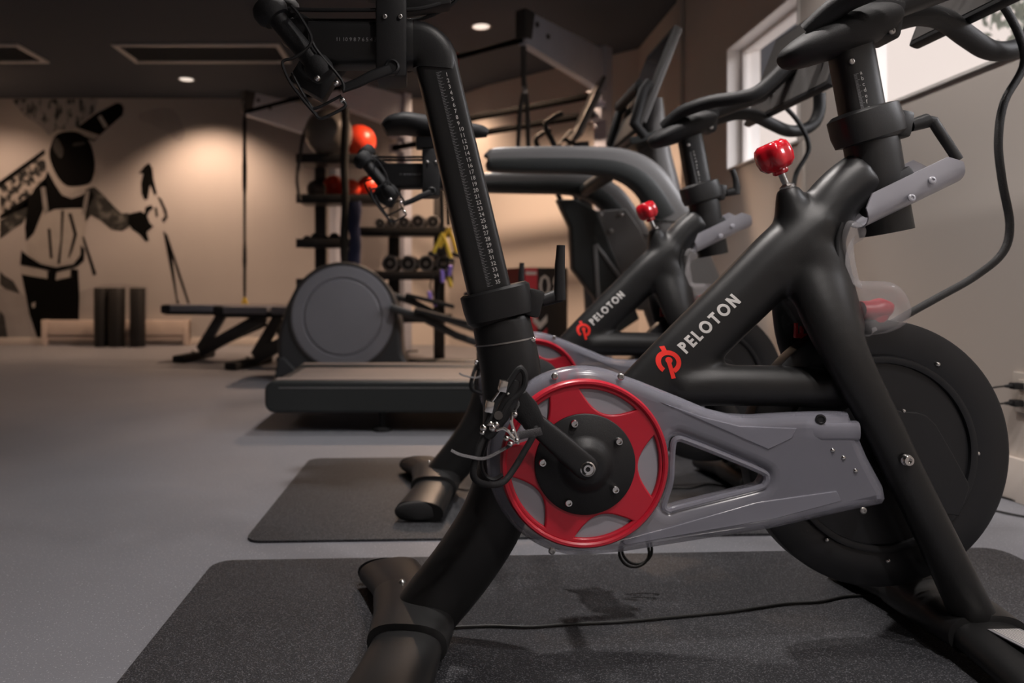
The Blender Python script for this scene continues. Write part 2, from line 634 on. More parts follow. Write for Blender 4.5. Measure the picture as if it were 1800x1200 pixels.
# ---------------- ceiling fittings
for i, (x, y, p, cone, c) in enumerate(LAMPS):
    lab = ('round warm recessed ceiling downlight in front of the mural, above the foam rollers',
           'round recessed ceiling downlight beside the end of the tall right rig arm',
           'added warm ceiling lamp, out of view, brightening the left of the mural',
           'added warm ceiling lamp lighting the niche behind the rig, hidden by the nearest seat post',
           'added unseen ceiling lamp over the open floor left of the treadmill',
           'added unseen ceiling lamp above the treadmill deck',
           'added unseen ceiling lamp between the two bikes',
           'added unseen ceiling lamp above the mat of the nearest bike',
           'added ceiling lamp behind the viewer, lighting the sides that face the camera',
           'added unseen lamp washing the window wall, above the second handlebar',
           'added unseen lamp washing the window wall, above the nearest handlebar')[i]
    t = thing('ceiling_downlight', lab, 'downlight', (x, y, CEIL), 0, 'recessed ceiling downlights')
    obj('trim_ring', MB().lathe([(0.078, 0.0), (0.082, -0.006), (0.078, -0.009), (0.068, -0.005), (0.066, 0.0)],
                                (0, 0, 0), (0, 0, 1), 32), M['vent'], t)
    obj('diffuser', MB().lathe([(0.067, -0.002), (0.066, -0.005), (0.0, -0.006)], (0, 0, 0), (0, 0, 1), 32), M['lamp'], t)
    ld = bpy.data.lights.new('lamp_light', 'SPOT')
    ld.energy = p
    ld.color = c
    ld.spot_size = math.radians(cone)
    ld.spot_blend = 0.75 if cone != 138 else 0.55
    ld.shadow_soft_size = 0.06
    lo = bpy.data.objects.new('lamp_light', ld)
    COL.objects.link(lo)
    lo.parent = t
    lo.location = (0, 0, -0.03)
    if i >= 9:
        lo.rotation_euler = (0, math.radians(-30), 0)   # added lamps, tipped to brighten the right wall
    if i in (0, 2):
        lo.rotation_euler = (math.radians(16), 0, 0)   # gimbal tipped towards the mural


def vent(x0, x1, y0, y1, label):
    t = thing('ceiling_vent', label, 'vent', ((x0 + x1) / 2, (y0 + y1) / 2, CEIL), 0, None)
    w_, d_ = x1 - x0, y1 - y0
    fr = MB()
    b = 0.045
    fr.box((0, -d_ / 2 + b / 2, -0.010), (w_, b, 0.02), bevel=0.004)
    fr.box((0, d_ / 2 - b / 2, -0.010), (w_, b, 0.02), bevel=0.004)
    fr.box((-w_ / 2 + b / 2, 0, -0.010), (b, d_ - 2 * b, 0.02), bevel=0.004)
    fr.box((w_ / 2 - b / 2, 0, -0.010), (b, d_ - 2 * b, 0.02), bevel=0.004)
    obj('frame', fr, M['vent'], t)
    obj('backing', MB().box((0, 0, -0.002), (w_ - 2 * b, d_ - 2 * b, 0.004)), M['ventin'], t)
    sl = MB()
    k = 12
    for i in range(k):
        y = -d_ / 2 + b + (d_ - 2 * b) * (i + 0.5) / k
        sl.box((0, y, -0.009), (w_ - 2 * b, 0.018, 0.002), rot=Matrix.Rotation(0.5, 3, 'X'))
    o = obj('louvre', sl, M['ventin'], t)
    o['kind'] = 'stuff'
    return t


vent(-2.90, -1.42, 6.40, 6.92, 'long rectangular return air grille in the dark ceiling')
vent(-5.05, -3.72, 6.40, 6.92, 'air grille in the ceiling cut off by the left edge')

# ---------------- the mural on the back wall
mural = thing('wall_mural', 'large black and white snow mural of a helmeted skier carrying skis', 'mural',
              (-2.8, YM, 0.09), 0)
YW = YM - 0.004


def ink(name, polys, m, layer, smooth=False):
    """each printed patch is one thin sheet of its own"""
    for pts in polys:
        if smooth:
            pts = cr(pts, 4, True)
        ps = [W(x, y, YW) for x, y in pts]
        y = YM - 0.004 - layer * 0.0015
        vs = [(p.x + 2.8, y - YM, p.z - 0.09) for p in ps]
        me = bpy.data.meshes.new(name)
        me.from_pydata(vs, [], [tuple(range(len(vs)))])
        me.materials.append(m)
        link(bpy.data.objects.new(name, me), mural)


ink('mural_sheet', [[(-30, 172), (690, 172), (690, 596), (-30, 596)]], M['m_base'], 0)
ink('snow_slope', [[(-30, 505), (20, 508), (45, 520), (60, 594), (-30, 594)],
                   [(140, 512), (180, 500), (215, 498), (260, 504), (260, 565), (142, 565)]], M['m_pale'], 1, False)
ink('rock_face', [[(20, 174), (172, 174), (168, 195), (150, 212), (128, 230), (100, 228), (86, 238), (70, 220), (45, 205)],
                  ], M['m_rock'], 1)
ink('distant_ridge', [[(245, 200), (285, 190), (308, 196), (324, 228), (320, 246), (308, 246), (296, 232), (280, 226),
                       (262, 216), (250, 214)]], M['m_pale'], 1, True)
ink('ski_bundle', [[(0, 322), (78, 264), (82, 300), (70, 345), (40, 362), (0, 378)]], M['m_gear'], 1)
ink('ski', [[(-5, 322), (78, 262), (80, 270), (-5, 333)], [(0, 378), (70, 332), (80, 350), (0, 385)],
            [(125, 232), (168, 200), (205, 181), (213, 182), (218, 190), (216, 202), (178, 236), (166, 249), (140, 240)]],
    M['m_black'], 2)
ink('ski_stripe', [[(126, 230), (134, 224), (176, 238), (166, 246)], [(172, 206), (178, 202), (190, 222), (184, 226)],
                   ], M['m_light'], 3)
ink('sleeve', [[(150, 332), (166, 328), (180, 340), (200, 362), (214, 375), (226, 374), (228, 398), (215, 406),
                (196, 404), (178, 388), (160, 378), (150, 390)],
               [(0, 388), (38, 362), (50, 350), (48, 378), (40, 392), (20, 405), (0, 420)]], M['m_sleeve'], 2)
ink('jacket', [[(52, 352), (60, 340), (76, 330), (100, 345), (125, 352), (150, 338), (157, 350), (156, 380), (148, 412),
                (146, 440), (140, 456), (105, 468), (70, 462), (48, 446), (46, 420), (50, 390)],
               [(36, 468), (60, 470), (84, 478), (84, 490), (36, 483)], [(100, 480), (126, 474), (124, 486), (100, 492)]],
    M['m_light'], 2)
ink('collar', [[(76, 322), (84, 300), (98, 326), (110, 343), (126, 349), (144, 343), (160, 332), (166, 345), (150, 374), (143, 366), (126, 366), (96, 368), (84, 374)]], M['m_black'], 3)
ink('shoulder_panel', [[(50, 352), (62, 330), (80, 312), (86, 340), (80, 360), (70, 385), (60, 410), (46, 424), (44, 400)]], M['m_black'], 3)
ink('strap', [[(72, 330), (80, 328), (86, 372), (78, 378)], [(152, 335), (158, 335), (152, 372), (144, 378), (148, 352)]],
    M['m_mid'], 4)
ink('zip', [[(84, 402), (89, 402), (93, 454), (88, 454)], [(108, 370), (113, 370), (110, 420), (106, 464), (101, 464), (107, 420)],
            [(120, 375), (126, 375), (136, 412), (128, 440), (122, 454), (120, 452), (130, 412)]], M['m_black'], 3)
ink('belt', [[(38, 440), (50, 450), (72, 464), (100, 470), (130, 464), (142, 448), (142, 430), (149, 438), (148, 458),
              (136, 468), (100, 478), (62, 470), (36, 465)], [(84, 476), (100, 476), (98, 492), (84, 490)],
             [(125, 472), (138, 474), (138, 486), (124, 486)]], M['m_black'], 4)
ink('trousers', [[(38, 482), (60, 486), (100, 492), (138, 484), (140, 520), (139, 560), (141, 566), (80, 568), (80, 594),
                  (66, 594), (52, 552), (46, 520)]], M['m_black'], 3)
ink('trouser_logo', [[(56, 534), (63, 530), (62, 540), (58, 541)]], M['m_light'], 5)
ink('glove', [[(226, 376), (248, 371), (258, 378), (264, 392), (270, 398), (258, 408), (262, 422), (256, 424), (246, 412),
               (232, 402), (225, 392)], [(256, 364), (266, 360), (270, 366), (262, 372), (258, 382), (254, 376)]], M['m_black'], 3, False)
ink('helmet', [[(88, 262), (97, 240), (112, 232), (135, 232), (152, 242), (162, 260), (167, 288), (165, 308), (158, 322),
                (140, 327), (118, 327), (104, 314), (94, 296), (88, 278)]], M['m_black'], 5, True)
ink('helmet_rim', [[(80, 266), (87, 262), (89, 280), (98, 306), (106, 318), (120, 328), (142, 328), (156, 322), (158, 330),
                    (140, 338), (122, 346), (106, 338), (94, 318), (84, 294)], [(168, 296), (173, 298), (170, 318), (160, 326), (164, 312)]],
    M['m_light'], 4)
ink('helmet_gloss', [[(93, 254), (100, 242), (112, 262), (108, 278), (98, 268)], [(130, 252), (148, 250), (148, 254), (130, 257)],
                     ], M['m_dark'], 6, True)
ink('ski_pole', [[(254, 292), (262, 286), (268, 296), (270, 315), (276, 340), (272, 344), (264, 325), (260, 350), (254, 352),
                  (249, 340), (248, 322), (252, 305), (244, 305)],
                 [(276, 344), (284, 350), (293, 370), (295, 382), (288, 392), (284, 386), (290, 380), (286, 366)],
                 [(272, 365), (276, 364), (278, 380), (274, 382)],
                 [(287, 406), (290, 408), (303, 452), (312, 524), (316, 534), (311, 534), (305, 500), (297, 460)],
                 [(290, 410), (294, 412), (309, 456), (334, 534), (330, 534), (312, 480)],
                 [(144, 416), (148, 416), (170, 482), (164, 484)]], M['m_black'], 2)
ink('dark_boulder', [[(0, 476), (8, 484), (24, 494), (36, 516), (28, 514), (10, 508), (0, 500)],
                     [(0, 545), (8, 555), (14, 594), (-10, 594)]], M['m_dark'], 2)

# baseboard heater below it
p0, p1 = W(80, 600, YM), W(336, 600, YM)
ht = thing('baseboard_heater', 'long low cream electric heater under the mural behind foam rollers', 'heater',
           ((p0.x + p1.x) / 2, YM - 0.05, 0.0))
wd = p1.x - p0.x
obj('housing', MB().box((0, 0, 0.20), (wd, 0.07, 0.17), bevel=0.008), M['heater'], ht)
obj('lower_lip', MB().box((0, 0.006, 0.085), (wd, 0.058, 0.05), bevel=0.004), M['heater'], ht)
obj('outlet_slot', MB().box((0, 0.012, 0.115), (wd - 0.12, 0.05, 0.012)), M['blackp'], ht)
for s in (-1, 1):
    obj('end_cap', MB().box((s * (wd / 2 - 0.03), -0.002, 0.145), (0.06, 0.078, 0.29), bevel=0.006), M['heater'], ht)

# foam rollers
for i, (x0, x1, lab) in enumerate(((166, 189, 'black foam roller standing upright, leftmost of three at the mural'),
                                   (191, 219, 'black foam roller standing upright, middle of three at the mural'),
                                   (229, 255, 'black foam roller standing apart, rightmost of three at the mural'))):
    r = (x1 - x0) / 2 / F * 7.98
    o = obj('foam_roller', MB().lathe([(0.02, 0.645), (0.02, 0.648), (r * 0.93, 0.65), (r, 0.64), (r, 0.01), (r * 0.95, 0.0)],
                                      (0, 0, 0), (0, 0, 1), 32), M['roller'])
    o.location = W((x0 + x1) / 2, 600, 8.0)
    o.location.z = 0
    tag(o, lab, 'foam roller', 'black foam rollers')

# ================================================================== EXERCISE BIKES
YAW = math.radians(1.8)
ROOT = Vector((0.448, 1.35, 0.0))
_c, _s = math.cos(YAW), math.sin(YAW)


def B(px, py, off=0.0):
    """bike-local point on the upright plane y = off that shows at pixel (px, py) of the nearest bike"""
    dx, dz = (px - CX) / F, (CY - py) / F
    # eye + t*(dx,1,dz) = ROOT + R*(x, off, z)
    # local y = -s*(X-rx) + c*(Y-ry) = off
    t = (off + (-_s * ROOT.x + _c * ROOT.y)) / (-_s * dx + _c)
    X, Y, Z = t * dx, t, H + t * dz
    return Vector((_c * (X - ROOT.x) + _s * (Y - ROOT.y), off, Z))


def BL(pts, off=0.0):
    return [B(x, y, off) for x, y in pts]


def B2(pts, off=0.0):
    return [(p.x, p.z) for p in BL(pts, off)]


def px(n, off=0.0):
    """pixels to metres at that plane"""
    return n * (ROOT.y + off) / F


def arc(cx, cy, r, a0, a1, n):
    return [(cx + r * math.cos(math.radians(a0 + (a1 - a0) * i / n)),
             cy - r * math.sin(math.radians(a0 + (a1 - a0) * i / n))) for i in range(n + 1)]


def swp(pts, off=0.0, k=5):
    """pts: (px, py, in-plane radius px, depth radius m[, off]) -> sweep path"""
    out = []
    for q in cr([tuple(p) + ((off,) if len(p) == 4 else ()) for p in pts], k):
        out.append((B(q[0], q[1], q[4]), px(q[2], q[4]), q[3]))
    return out


def project(me, bvh, eps=0.0007, dirn=(0, 1, 0), start=-0.4):
    for v in me.vertices:
        h = bvh.ray_cast(Vector((v.co.x, start, v.co.z)), Vector(dirn))
        if h[0] is not None:
            v.co.y = h[0].y - eps
    me.update()
    return me


def bvh_of(me):
    return BVHTree.FromPolygons([v.co.copy() for v in me.vertices], [tuple(p.vertices) for p in me.polygons])


def dome(mb, p, r, axis=(0, -1, 0), h=0.5):
    mb.lathe([(r, 0), (r, r * h * 0.6), (r * 0.75, r * h), (r * 0.45, r * h), (r * 0.40, r * h * 0.5), (0, r * h * 0.5)], p, axis, 12)
    return mb


SEAT_PARTS, BAR_PARTS = [], []
bike = thing('exercise_bike', 'nearest black stationary bike filling the right foreground, red crank ring and glossy red knob',
             'exercise bike', ROOT, YAW, 'black stationary bikes in a row')

# --- frame -----------------------------------------------------------------
fb = MB()
fb.sweep(swp([(1075, 752, 50, .042), (1190, 635, 53, .044), (1300, 525, 53, .046), (1380, 448, 56, .050), (1440, 400, 56, .052)]))
fb.sweep(swp([(1180, 682, 36, .034), (1250, 677, 37, .036), (1400, 679, 37, .038), (1490, 686, 37, .040)], -0.02))
# shoulder of the frame
fb.sweep(swp([(1405, 395, 44, .046), (1420, 450, 63, .058), (1436, 505, 58, .066), (1456, 555, 46, .075), (1468, 585, 38, .078)]))
# knob boss
fb.sweep(swp([(1412, 440, 52, .045), (1400, 395, 40, .038), (1390, 355, 27, .028), (1384, 328, 20, .020)]))
# head branch
fb.sweep(swp([(1420, 440, 56, .050), (1452, 372, 48, .044), (1482, 335, 46, .042), (1520, 305, 45, .041)]))
# fork legs, near and far
for sgn in (-1, 1):
    o = 0.085 * sgn
    if sgn < 0:
        fb.sweep(swp([(1420, 400, 50, .030, 0.0), (1432, 470, 58, .038, -0.020), (1458, 555, 50, .034, -0.055), (1492, 635, 42, .028, -0.078),
                      (1548, 743, 37, .026, -0.085), (1588, 827, 36, .026, -0.085), (1640, 933, 36, .027, -0.085),
                      (1695, 1048, 38, .030, -0.080), (1716, 1095, 40, .034, -0.060)]))
    else:
        pts = [(1420, 400, 50), (1432, 470, 58), (1458, 555, 50), (1492, 635, 42), (1548, 743, 37), (1588, 827, 36), (1640, 933, 36),
               (1695, 1048, 38), (1716, 1095, 40)]
        of = [0.0, .020, .055, .078, .085, .085, .085, .080, .060]
        ofn = [0.0, -.020, -.055, -.078, -.085, -.085, -.085, -.080, -.060]
        path = []
        for (x, y, r), o1, o0 in zip(pts, of, ofn):
            p = B(x, y, o0)
            path.append((p.x, p.z, px(r, o0), 0.028, o1))
        fb.sweep([(Vector((q[0], q[4], q[1])), q[2], q[3]) for q in cr(path, 5)])
frame_me = bake(fb, 0.0060, 22, 0.5, 'frame')
frame = obj('frame', frame_me, M['frame'], bike)
fbvh = bvh_of(frame_me)
obj('tube_collar', MB().sweep(swp([(1452, 645, 6, .037, -0.03), (1474, 654, 7, .038, -0.04), (1492, 676, 7, .035, -0.05), (1502, 700, 5, .030, -0.055)]), n=12),
    M['frame'], bike)

# rear leg and lower seat tube in one
rb = MB()
rb.sweep(swp([(879, 556, 51, .040), (888, 600, 52, .042), (898, 655, 53, .043), (902, 740, 53, .044), (893, 820, 54, .044),
              (868, 905, 56, .045), (820, 985, 56, .045), (765, 1055, 55, .045), (735, 1090, 52, .045)], 0.0, 6), n=28, power=2.3)
# foot of the chassis, runs forward under the belt guard
rb.sweep(swp([(900, 770, 40, .030, 0.0), (1020, 815, 42, .032, 0.0), (1130, 760, 40, .034, 0.0)]), n=20)
seat_tube = obj('seat_tube', bake(rb, 0.0065, 6, 0.5, 'seat_tube'), M['frame'], bike)
tb = MB()
tb.sweep([(B(887, 598), px(53.2), .0432), (B(887.4, 600.5), px(53.2), .0432)], n=40, power=2.2)
obj('tube_seam', tb, M['steel'], bike)
obj('bolt', dome(MB(), B(937, 597, -0.026), 0.0045), M['chrome'], bike)

# seat tube collar with its ratchet lever
cb = MB()
cb.sweep(swp([(868, 507, 56, .046), (869, 511, 61, .049), (875, 537, 61, .049), (879, 557, 58, .047), (880, 560, 51, .043)], 0, 1), n=36, power=3.0)
cb.box(B(935, 532, 0.0), (px(30), 0.06, px(48)), rot=Matrix.Rotation(math.radians(14), 3, 'Y'), bevel=0.008)
obj('seat_clamp', cb, M['frame'], bike, angle=28)


def ratchet(stud, hub0, hub1, arm, w0, w1):
    """clamping lever: stud from the collar, hub, arm polyline"""
    s = MB().tube([stud, hub0], 0.006, 10)
    o = obj('lever_stud', s, M['steel'], bike)
    h = MB()
    h.tube([hub0, hub1], [0.0115, 0.0135], 14)
    h.sweep([(p, w0 + (w1 - w0) * i / (len(arm) - 1), 0.0075) for i, p in enumerate(arm)], n=14, power=3)
    o2 = obj('clamp_lever', h, M['blackp'], bike)
    return o, o2


ratchet(B(936, 533, -0.005), B(952, 529, -0.005), B(985, 518, -0.005),
        [B(984, 527, -0.012), B(984, 500, -0.014), B(984, 466, -0.014), B(985, 450, -0.014), B(986, 431, -0.014)], 0.011, 0.0075)

# --- seat post, elbow, slide, saddle --------------------------------------
sp = MB()
a, b = B(766, 112), B(862, 520)
d = (b - a).normalized()
sp.sweep([(a, px(36), .030), (a + d * 0.1, px(36), .030), (b, px(37.5), .031), (b + d * 0.10, px(37.5), .031)], n=40, power=5)
post = obj('seat_post', sp, M['frame'], bike, angle=50)
SEAT_PARTS.append(post)
# scale: numbers and ticks printed on the post
face = -0.0316
u = Vector((-d.z, 0, d.x)) * -1
if u.x < 0:
    u = -u
up = -d
R3 = Matrix((u, up, u.cross(up))).transposed()


def print_on(parent, name, me, origin, R, m):
    me.transform(R.to_4x4())
    me.transform(Matrix.Translation(origin))
    me.materials.append(m)
    return obj(name, me, None, parent)


a1, a35 = B(783, 131, face), B(870.5, 496, face)
step = (a35 - a1).length / 34
nm = text_mesh('\n'.join(str(i) for i in range(1, 36)), step * 0.92, line=1.087)
along = (a35 - a1).normalized()
Rn = Matrix((Vector((-along.z, 0, along.x)), -along, Vector((0, -1, 0)))).transposed()
ys_ = [v.co.y for v in nm.vertices]
k = step * 34.62 / (max(ys_) - min(ys_))
y_top = max(ys_)
for v in nm.vertices:
    v.co.x *= 0.92
    v.co.y = (v.co.y - y_top) * k + step * 0.31
o = print_on(bike, 'height_numbers', nm, a1, Rn, M['print'])
SEAT_PARTS.append(o)
tk = MB()
ux = Vector((-along.z, 0, along.x))
t0 = B(766.5, 128, face)
for i in range(0, 34 * 4 + 5):
    ln = px(9.5) if i % 4 == 0 else (px(7) if i % 4 == 2 else px(4.5))
    c = t0 + along * (step * i / 4)
    wd = 0.00034
    p = [c, c + ux * ln]
    tk.add([p[0] - along * wd, p[1] - along * wd, p[1] + along * wd, p[0] + along * wd], [(0, 1, 2, 3)])
SEAT_PARTS.append(obj('height_ticks', tk, M['tick'], bike))
# elbow
eb = MB()
cx_, cy_, rm = 724, 121, 41
path = []
for i in range(13):
    th = math.radians(-8 + (98) * i / 12)
    path.append((B(cx_ + rm * math.cos(th) + 1, cy_ - rm * math.sin(th)), px(39), .033))
eb.sweep(path, n=28, power=3.5)
eb.sweep([(B(726, 80), px(40), .034), (B(719, 80), px(41), .035), (B(714, 80), px(41), .035)], n=28, power=3.5)
SEAT_PARTS.append(obj('post_elbow', eb, M['frame'], bike))
sl = MB()
sl.sweep([(B(720, 82), px(37), .031), (B(546, 82), px(38), .031)], n=28, power=5)
slide = obj('seat_slide', sl, M['frame'], bike)
SEAT_PARTS.append(slide)
sn = text_mesh('11 10 9 8 7 6 5 4 3 2 1', px(9))
ph = B(590, 72, -0.0315)
o = print_on(bike, 'slide_numbers', sn, ph, Matrix(((1, 0, 0), (0, 0, -1), (0, 1, 0))), M['tick'])
SEAT_PARTS.append(o)
bl = MB()
bl.box(B(689, 75), (px(52), 0.088, px(140)), bevel=0.006)
SEAT_PARTS.append(obj('slide_block', bl, M['blackp'], bike))
for x in (676, 703):
    SEAT_PARTS.append(obj('bolt', dome(MB(), B(x, 29, -0.045), 0.0045), M['steel'], bike))
pv = MB()
pv.lathe([(px(13), 0), (px(13), .010), (px(10), .013), (px(8), .010), (0, .010)], B(689, 120, -0.044), (0, -1, 0), 24)
pv.sweep([(B(686, 122, -.052), px(9), .007), (B(655, 133, -.056), px(9), .007), (B(628, 146, -.058), px(8), .006), (B(600, 157, -.058), px(7), .006)], n=14, power=3)
SEAT_PARTS.append(obj('slide_lever', pv, M['blackp'], bike))
# saddle rails
for sgn in (-1, 1):
    o = 0.026 * sgn
    zt = 27
    pts = [B(500, zt - 2), B(560, zt), B(665, zt), B(735, zt - 2), B(790, zt - 22), B(815, zt - 45)]
    pts = [Vector((p.x, o * (1.0 if i < 4 else 0.6), p.z)) for i, p in enumerate(pts)]
    SEAT_PARTS.append(obj('saddle_rail', MB().tube([Vector(q) for q in cr([tuple(p) for p in pts], 5)], 0.0038, 8), M['steel'] if 0 else M['blackp'], bike))
# saddle
sd = MB()
sad = [(548, -60, 18, .050), (570, -72, 26, .074), (610, -78, 30, .082), (660, -72, 30, .074), (715, -66, 27, .052), (775, -60, 23, .034),
       (835, -54, 20, .026), (862, -48, 12, .018)]
sd.sweep(swp(sad, 0, 5), n=28, power=2.3)
SEAT_PARTS.append(obj('saddle', sd, M['grip'], bike))
sb = MB()
sb.box(B(705, -18), (px(120), 0.05, px(34)), bevel=0.006)
sb.box(B(745, 5), (px(92), 0.046, px(30)), rot=Matrix.Rotation(math.radians(-8), 3, 'Y'), bevel=0.006)
SEAT_PARTS.append(obj('saddle_clamp', sb, M['blackp'], bike))
# wire rack for hand weights behind the saddle
wr = MB()
for sgn in (-1, 1):
    o = 0.078 * sgn
    q = [(512, 10), (528, 30), (548, 72), (520, 100), (500, 106), (497, 116), (510, 145), (530, 172), (552, 198), (560, 207), (572, 206), (606, 188), (604, 178)]
    wr.tube([Vector(p) for p in cr([tuple(B(x, y, o - 0.004)) for x, y in q], 4)], 0.0028, 8)
    q = [(513, 128), (530, 160), (545, 184), (556, 190), (600, 168)]
    wr.tube([Vector(p) for p in cr([tuple(B(x, y, o + 0.02)) for x, y in q], 4)], 0.0026, 8)
    q = [(548, 72), (560, 92), (600, 140), (604, 160)]
    wr.tube([Vector(p) for p in cr([tuple(B(x, y, o + 0.01)) for x, y in q], 4)], 0.0028, 8)
for (x, y) in ((513, 20), (556, 200), (604, 178)):
    wr.tube([B(x, y, -0.080), B(x, y, 0.080)], 0.0028, 8)
wrack = obj('weight_rack', wr, M['blackp'], bike)
SEAT_PARTS.append(wrack)
wb = MB()
wb.box(B(552, 140), (px(70), 0.036, px(52)), rot=Matrix.Rotation(math.radians(30), 3, 'Y'), bevel=0.006)
wb.box(B(528, 60), (px(40), 0.03, px(60)), rot=Matrix.Rotation(math.radians(30), 3, 'Y'), bevel=0.006)
SEAT_PARTS.append(obj('rack_bracket', wb, M['blackp'], bike))
for x, y in ((591, 146), (602, 176), (558, 137)):
    cm = MB().ball(B(x, y, -0.080), 0.0055, 12, 8)
    SEAT_PARTS.append(obj('bolt', cm, M['chrome'], bike))

# --- handle column -------------------------------------------------------------
hc = MB()
hc.sweep(swp([(1527, 238, 44, .036), (1533, 262, 45, .037), (1545, 335, 44.5, .037), (1559, 409, 44, .036)], 0, 3), n=36, power=2.4)
obj('column_sleeve', hc, M['frame'], bike)
hp = MB()
ha, hb = B(1490, 60), B(1527, 262)
hp.sweep([(ha, px(35), .029), (hb, px(35.5), .029)], n=36, power=3.4)
hpost = obj('handle_post', hp, M['frame'], bike)
BAR_PARTS.append(hpost)
hcl = MB()
hcl.sweep(swp([(1514, 194, 46, .040), (1515, 198, 56, .046), (1524, 226, 58, .047), (1530, 245, 55, .045), (1531, 249, 46, .039)], 0, 1), n=36, power=3.0)
hcl.box(B(1573, 222, 0), (px(30), 0.062, px(46)), rot=Matrix.Rotation(math.radians(10), 3, 'Y'), bevel=0.008)
hcl.tube([B(1474, 219, 0.01), B(1462, 217, 0.01)], 0.006, 10)
obj('handle_clamp', hcl, M['frame'], bike, angle=28)
ratchet(B(1582, 224, -0.01), B(1600, 221, -0.012), B(1630, 212, -0.012),
        [B(1630, 212, -0.016), B(1640, 213, -0.018), B(1652, 232, -0.018), B(1668, 256, -0.018), B(1684, 281, -0.018)], 0.0095, 0.0085)
# letters and ticks on the handle post
fz = -0.0298
l0, l1 = B(1512, 131, fz), B(1525.2, 192, fz)
al = (l1 - l0).normalized()
Rl = Matrix((Vector((-al.z, 0, al.x)), -al, Vector((0, -1, 0)))).transposed()
lm = text_mesh('\n'.join('abcdefghijk'), (l1 - l0).length / 6 * 1.0, line=1.0)
o = print_on(bike, 'height_letters', lm, l0, Rl, M['print'])
BAR_PARTS.append(o)
tk = MB()
t0 = B(1500.5, 131, fz)
ux = Vector((-al.z, 0, al.x))
for i in range(0, 52):
    ln = px(9) if i % 5 == 0 else px(5.5)
    c = t0 + al * ((l1 - l0).length / 6 * i / 5)
    p = [c, c + ux * ln]
    tk.add([p[0] - al * .0003, p[1] - al * .0003, p[1] + al * .0003, p[0] + al * .0003], [(0, 1, 2, 3)])
BAR_PARTS.append(obj('letter_ticks', tk, M['tick'], bike))
for x, y, o_ in ((1497, 108, -0.030), (1533, 92, -0.012), (1539, 117, -0.012)):
    BAR_PARTS.append(obj('bolt', dome(MB(), B(x, y, o_), 0.0055, (0, -1, 0) if o_ < -.02 else (0.95, -0.3, 0)), M['steel'], bike))

# --- handlebar: a centre pod and two horns ------------------------------------------
pod = MB()
pod.sweep(swp([(1374, 110, 10, .014), (1384, 104, 19, .032), (1410, 92, 27, .050), (1450, 74, 33, .062), (1500, 52, 38, .066), (1545, 40, 30, .060), (1562, 40, 18, .045)], 0, 4), n=24)
hb_ = MB()
horn = [(1470, 80, 0.03, 20), (1520, 52, 0.045, 20), (1570, 36, 0.055, 20), (1620, 26, 0.070, 19.5), (1662, 36, 0.10, 19), (1700, 64, 0.14, 18), (1740, 88, 0.175, 17.5),
        (1780, 87, 0.19, 17), (1810, 68, 0.195, 17), (1824, 32, 0.195, 17), (1826, -16, 0.19, 17)]
hpts = []
for x, y, o_, r in horn:
    p = B(x, y, o_)
    hpts.append((p.x, p.y, p.z, r * (ROOT.y + o_) / F))
hs = cr(hpts, 6)
hb_.tube([Vector((q[0], q[1], q[2])) for q in hs], [q[3] for q in hs], 16)
# the upper grip on the viewer's side, measured on the second bike where it is in view
ROOT2 = ROOT + Vector((0.036, 0.965, 0))
up_bar = (ha - hb).normalized() * 0.036
uh = []
for x, y, o_ in ((1168, 224, -0.01), (1195, 199, -0.05), (1225, 186, -0.09), (1255, 178, -0.12), (1292, 173, -0.15), (1326, 165, -0.17), (1352, 146, -0.18), (1380, 118, -0.19), (1412, 84, -0.19), (1446, 52, -0.18)):
    dx, dz = (x - CX) / F, (CY - y) / F
    t = (o_ + (-_s * ROOT2.x + _c * ROOT2.y)) / (-_s * dx + _c)
    X, Y = t * dx, t
    p = Vector((_c * (X - ROOT2.x) + _s * (Y - ROOT2.y), o_, H + t * dz)) - up_bar
    uh.append(tuple(p))
uh = cr(uh, 5)
hb_.tube([Vector(q) for q in uh], [0.0205] * (len(uh) - 1) + [0.017], 16)
bar = MB()
bar.v, bar.f = pod.v, pod.f
bar.add(hb_.v, hb_.f)
obar = obj('handlebar', bar, M['grip'], bike, angle=60)
BAR_PARTS.append(obar)
ms = MB()
ms.box(B(1530, 38, 0.0), (px(80), 0.07, px(66)), rot=Matrix.Rotation(math.radians(10), 3, 'Y'), bevel=0.008)
_sc = B(1595, 82, 0.27) + Vector((0.075, -0.27, 0.16))
ms.sweep([(B(1540, 25), px(20), .030), (B(1540, 25).lerp(_sc, .5) + Vector((.02, 0, -.03)), px(20), .030), (_sc, px(16), .03)], n=16, power=3)
BAR_PARTS.append(obj('screen_mount', ms, M['blackp'], bike))
BAR_PARTS.append(obj('bolt', dome(MB(), B(1567, 54, -0.036), 0.007), M['steel'], bike))

# --- touch screen facing the rider ---------------------------------------------------
cf = B(1595, 82, 0.27)      # lower far corner
tilt = math.radians(21)
sh, sw = 0.33, 0.54
ex = Vector((math.sin(tilt), 0, math.cos(tilt)))
en = Vector((math.cos(tilt), 0, -math.sin(tilt)))   # away from the rider
scr = MB()
c0 = cf + ex * sh / 2 + en * 0.012 + Vector((0, -0.27, 0))
Rs = Matrix((en, Vector((0, 1, 0)), ex)).transposed()
scr.box(c0, (0.024, sw, sh), rot=Rs, bevel=0.007)
so = obj('screen_housing', scr, M['blackp'], bike)
BAR_PARTS.append(so)
gp = obj('screen_glass', MB().box(c0 - en * 0.0125, (0.002, sw - 0.022, sh - 0.022), rot=Rs), M['screen'], so)
gp2 = MB().box(c0 + en * 0.02, (0.03, 0.2, 0.16), rot=Rs, bevel=0.006)
obj('rear_cover', gp2, M['blackp'], so)

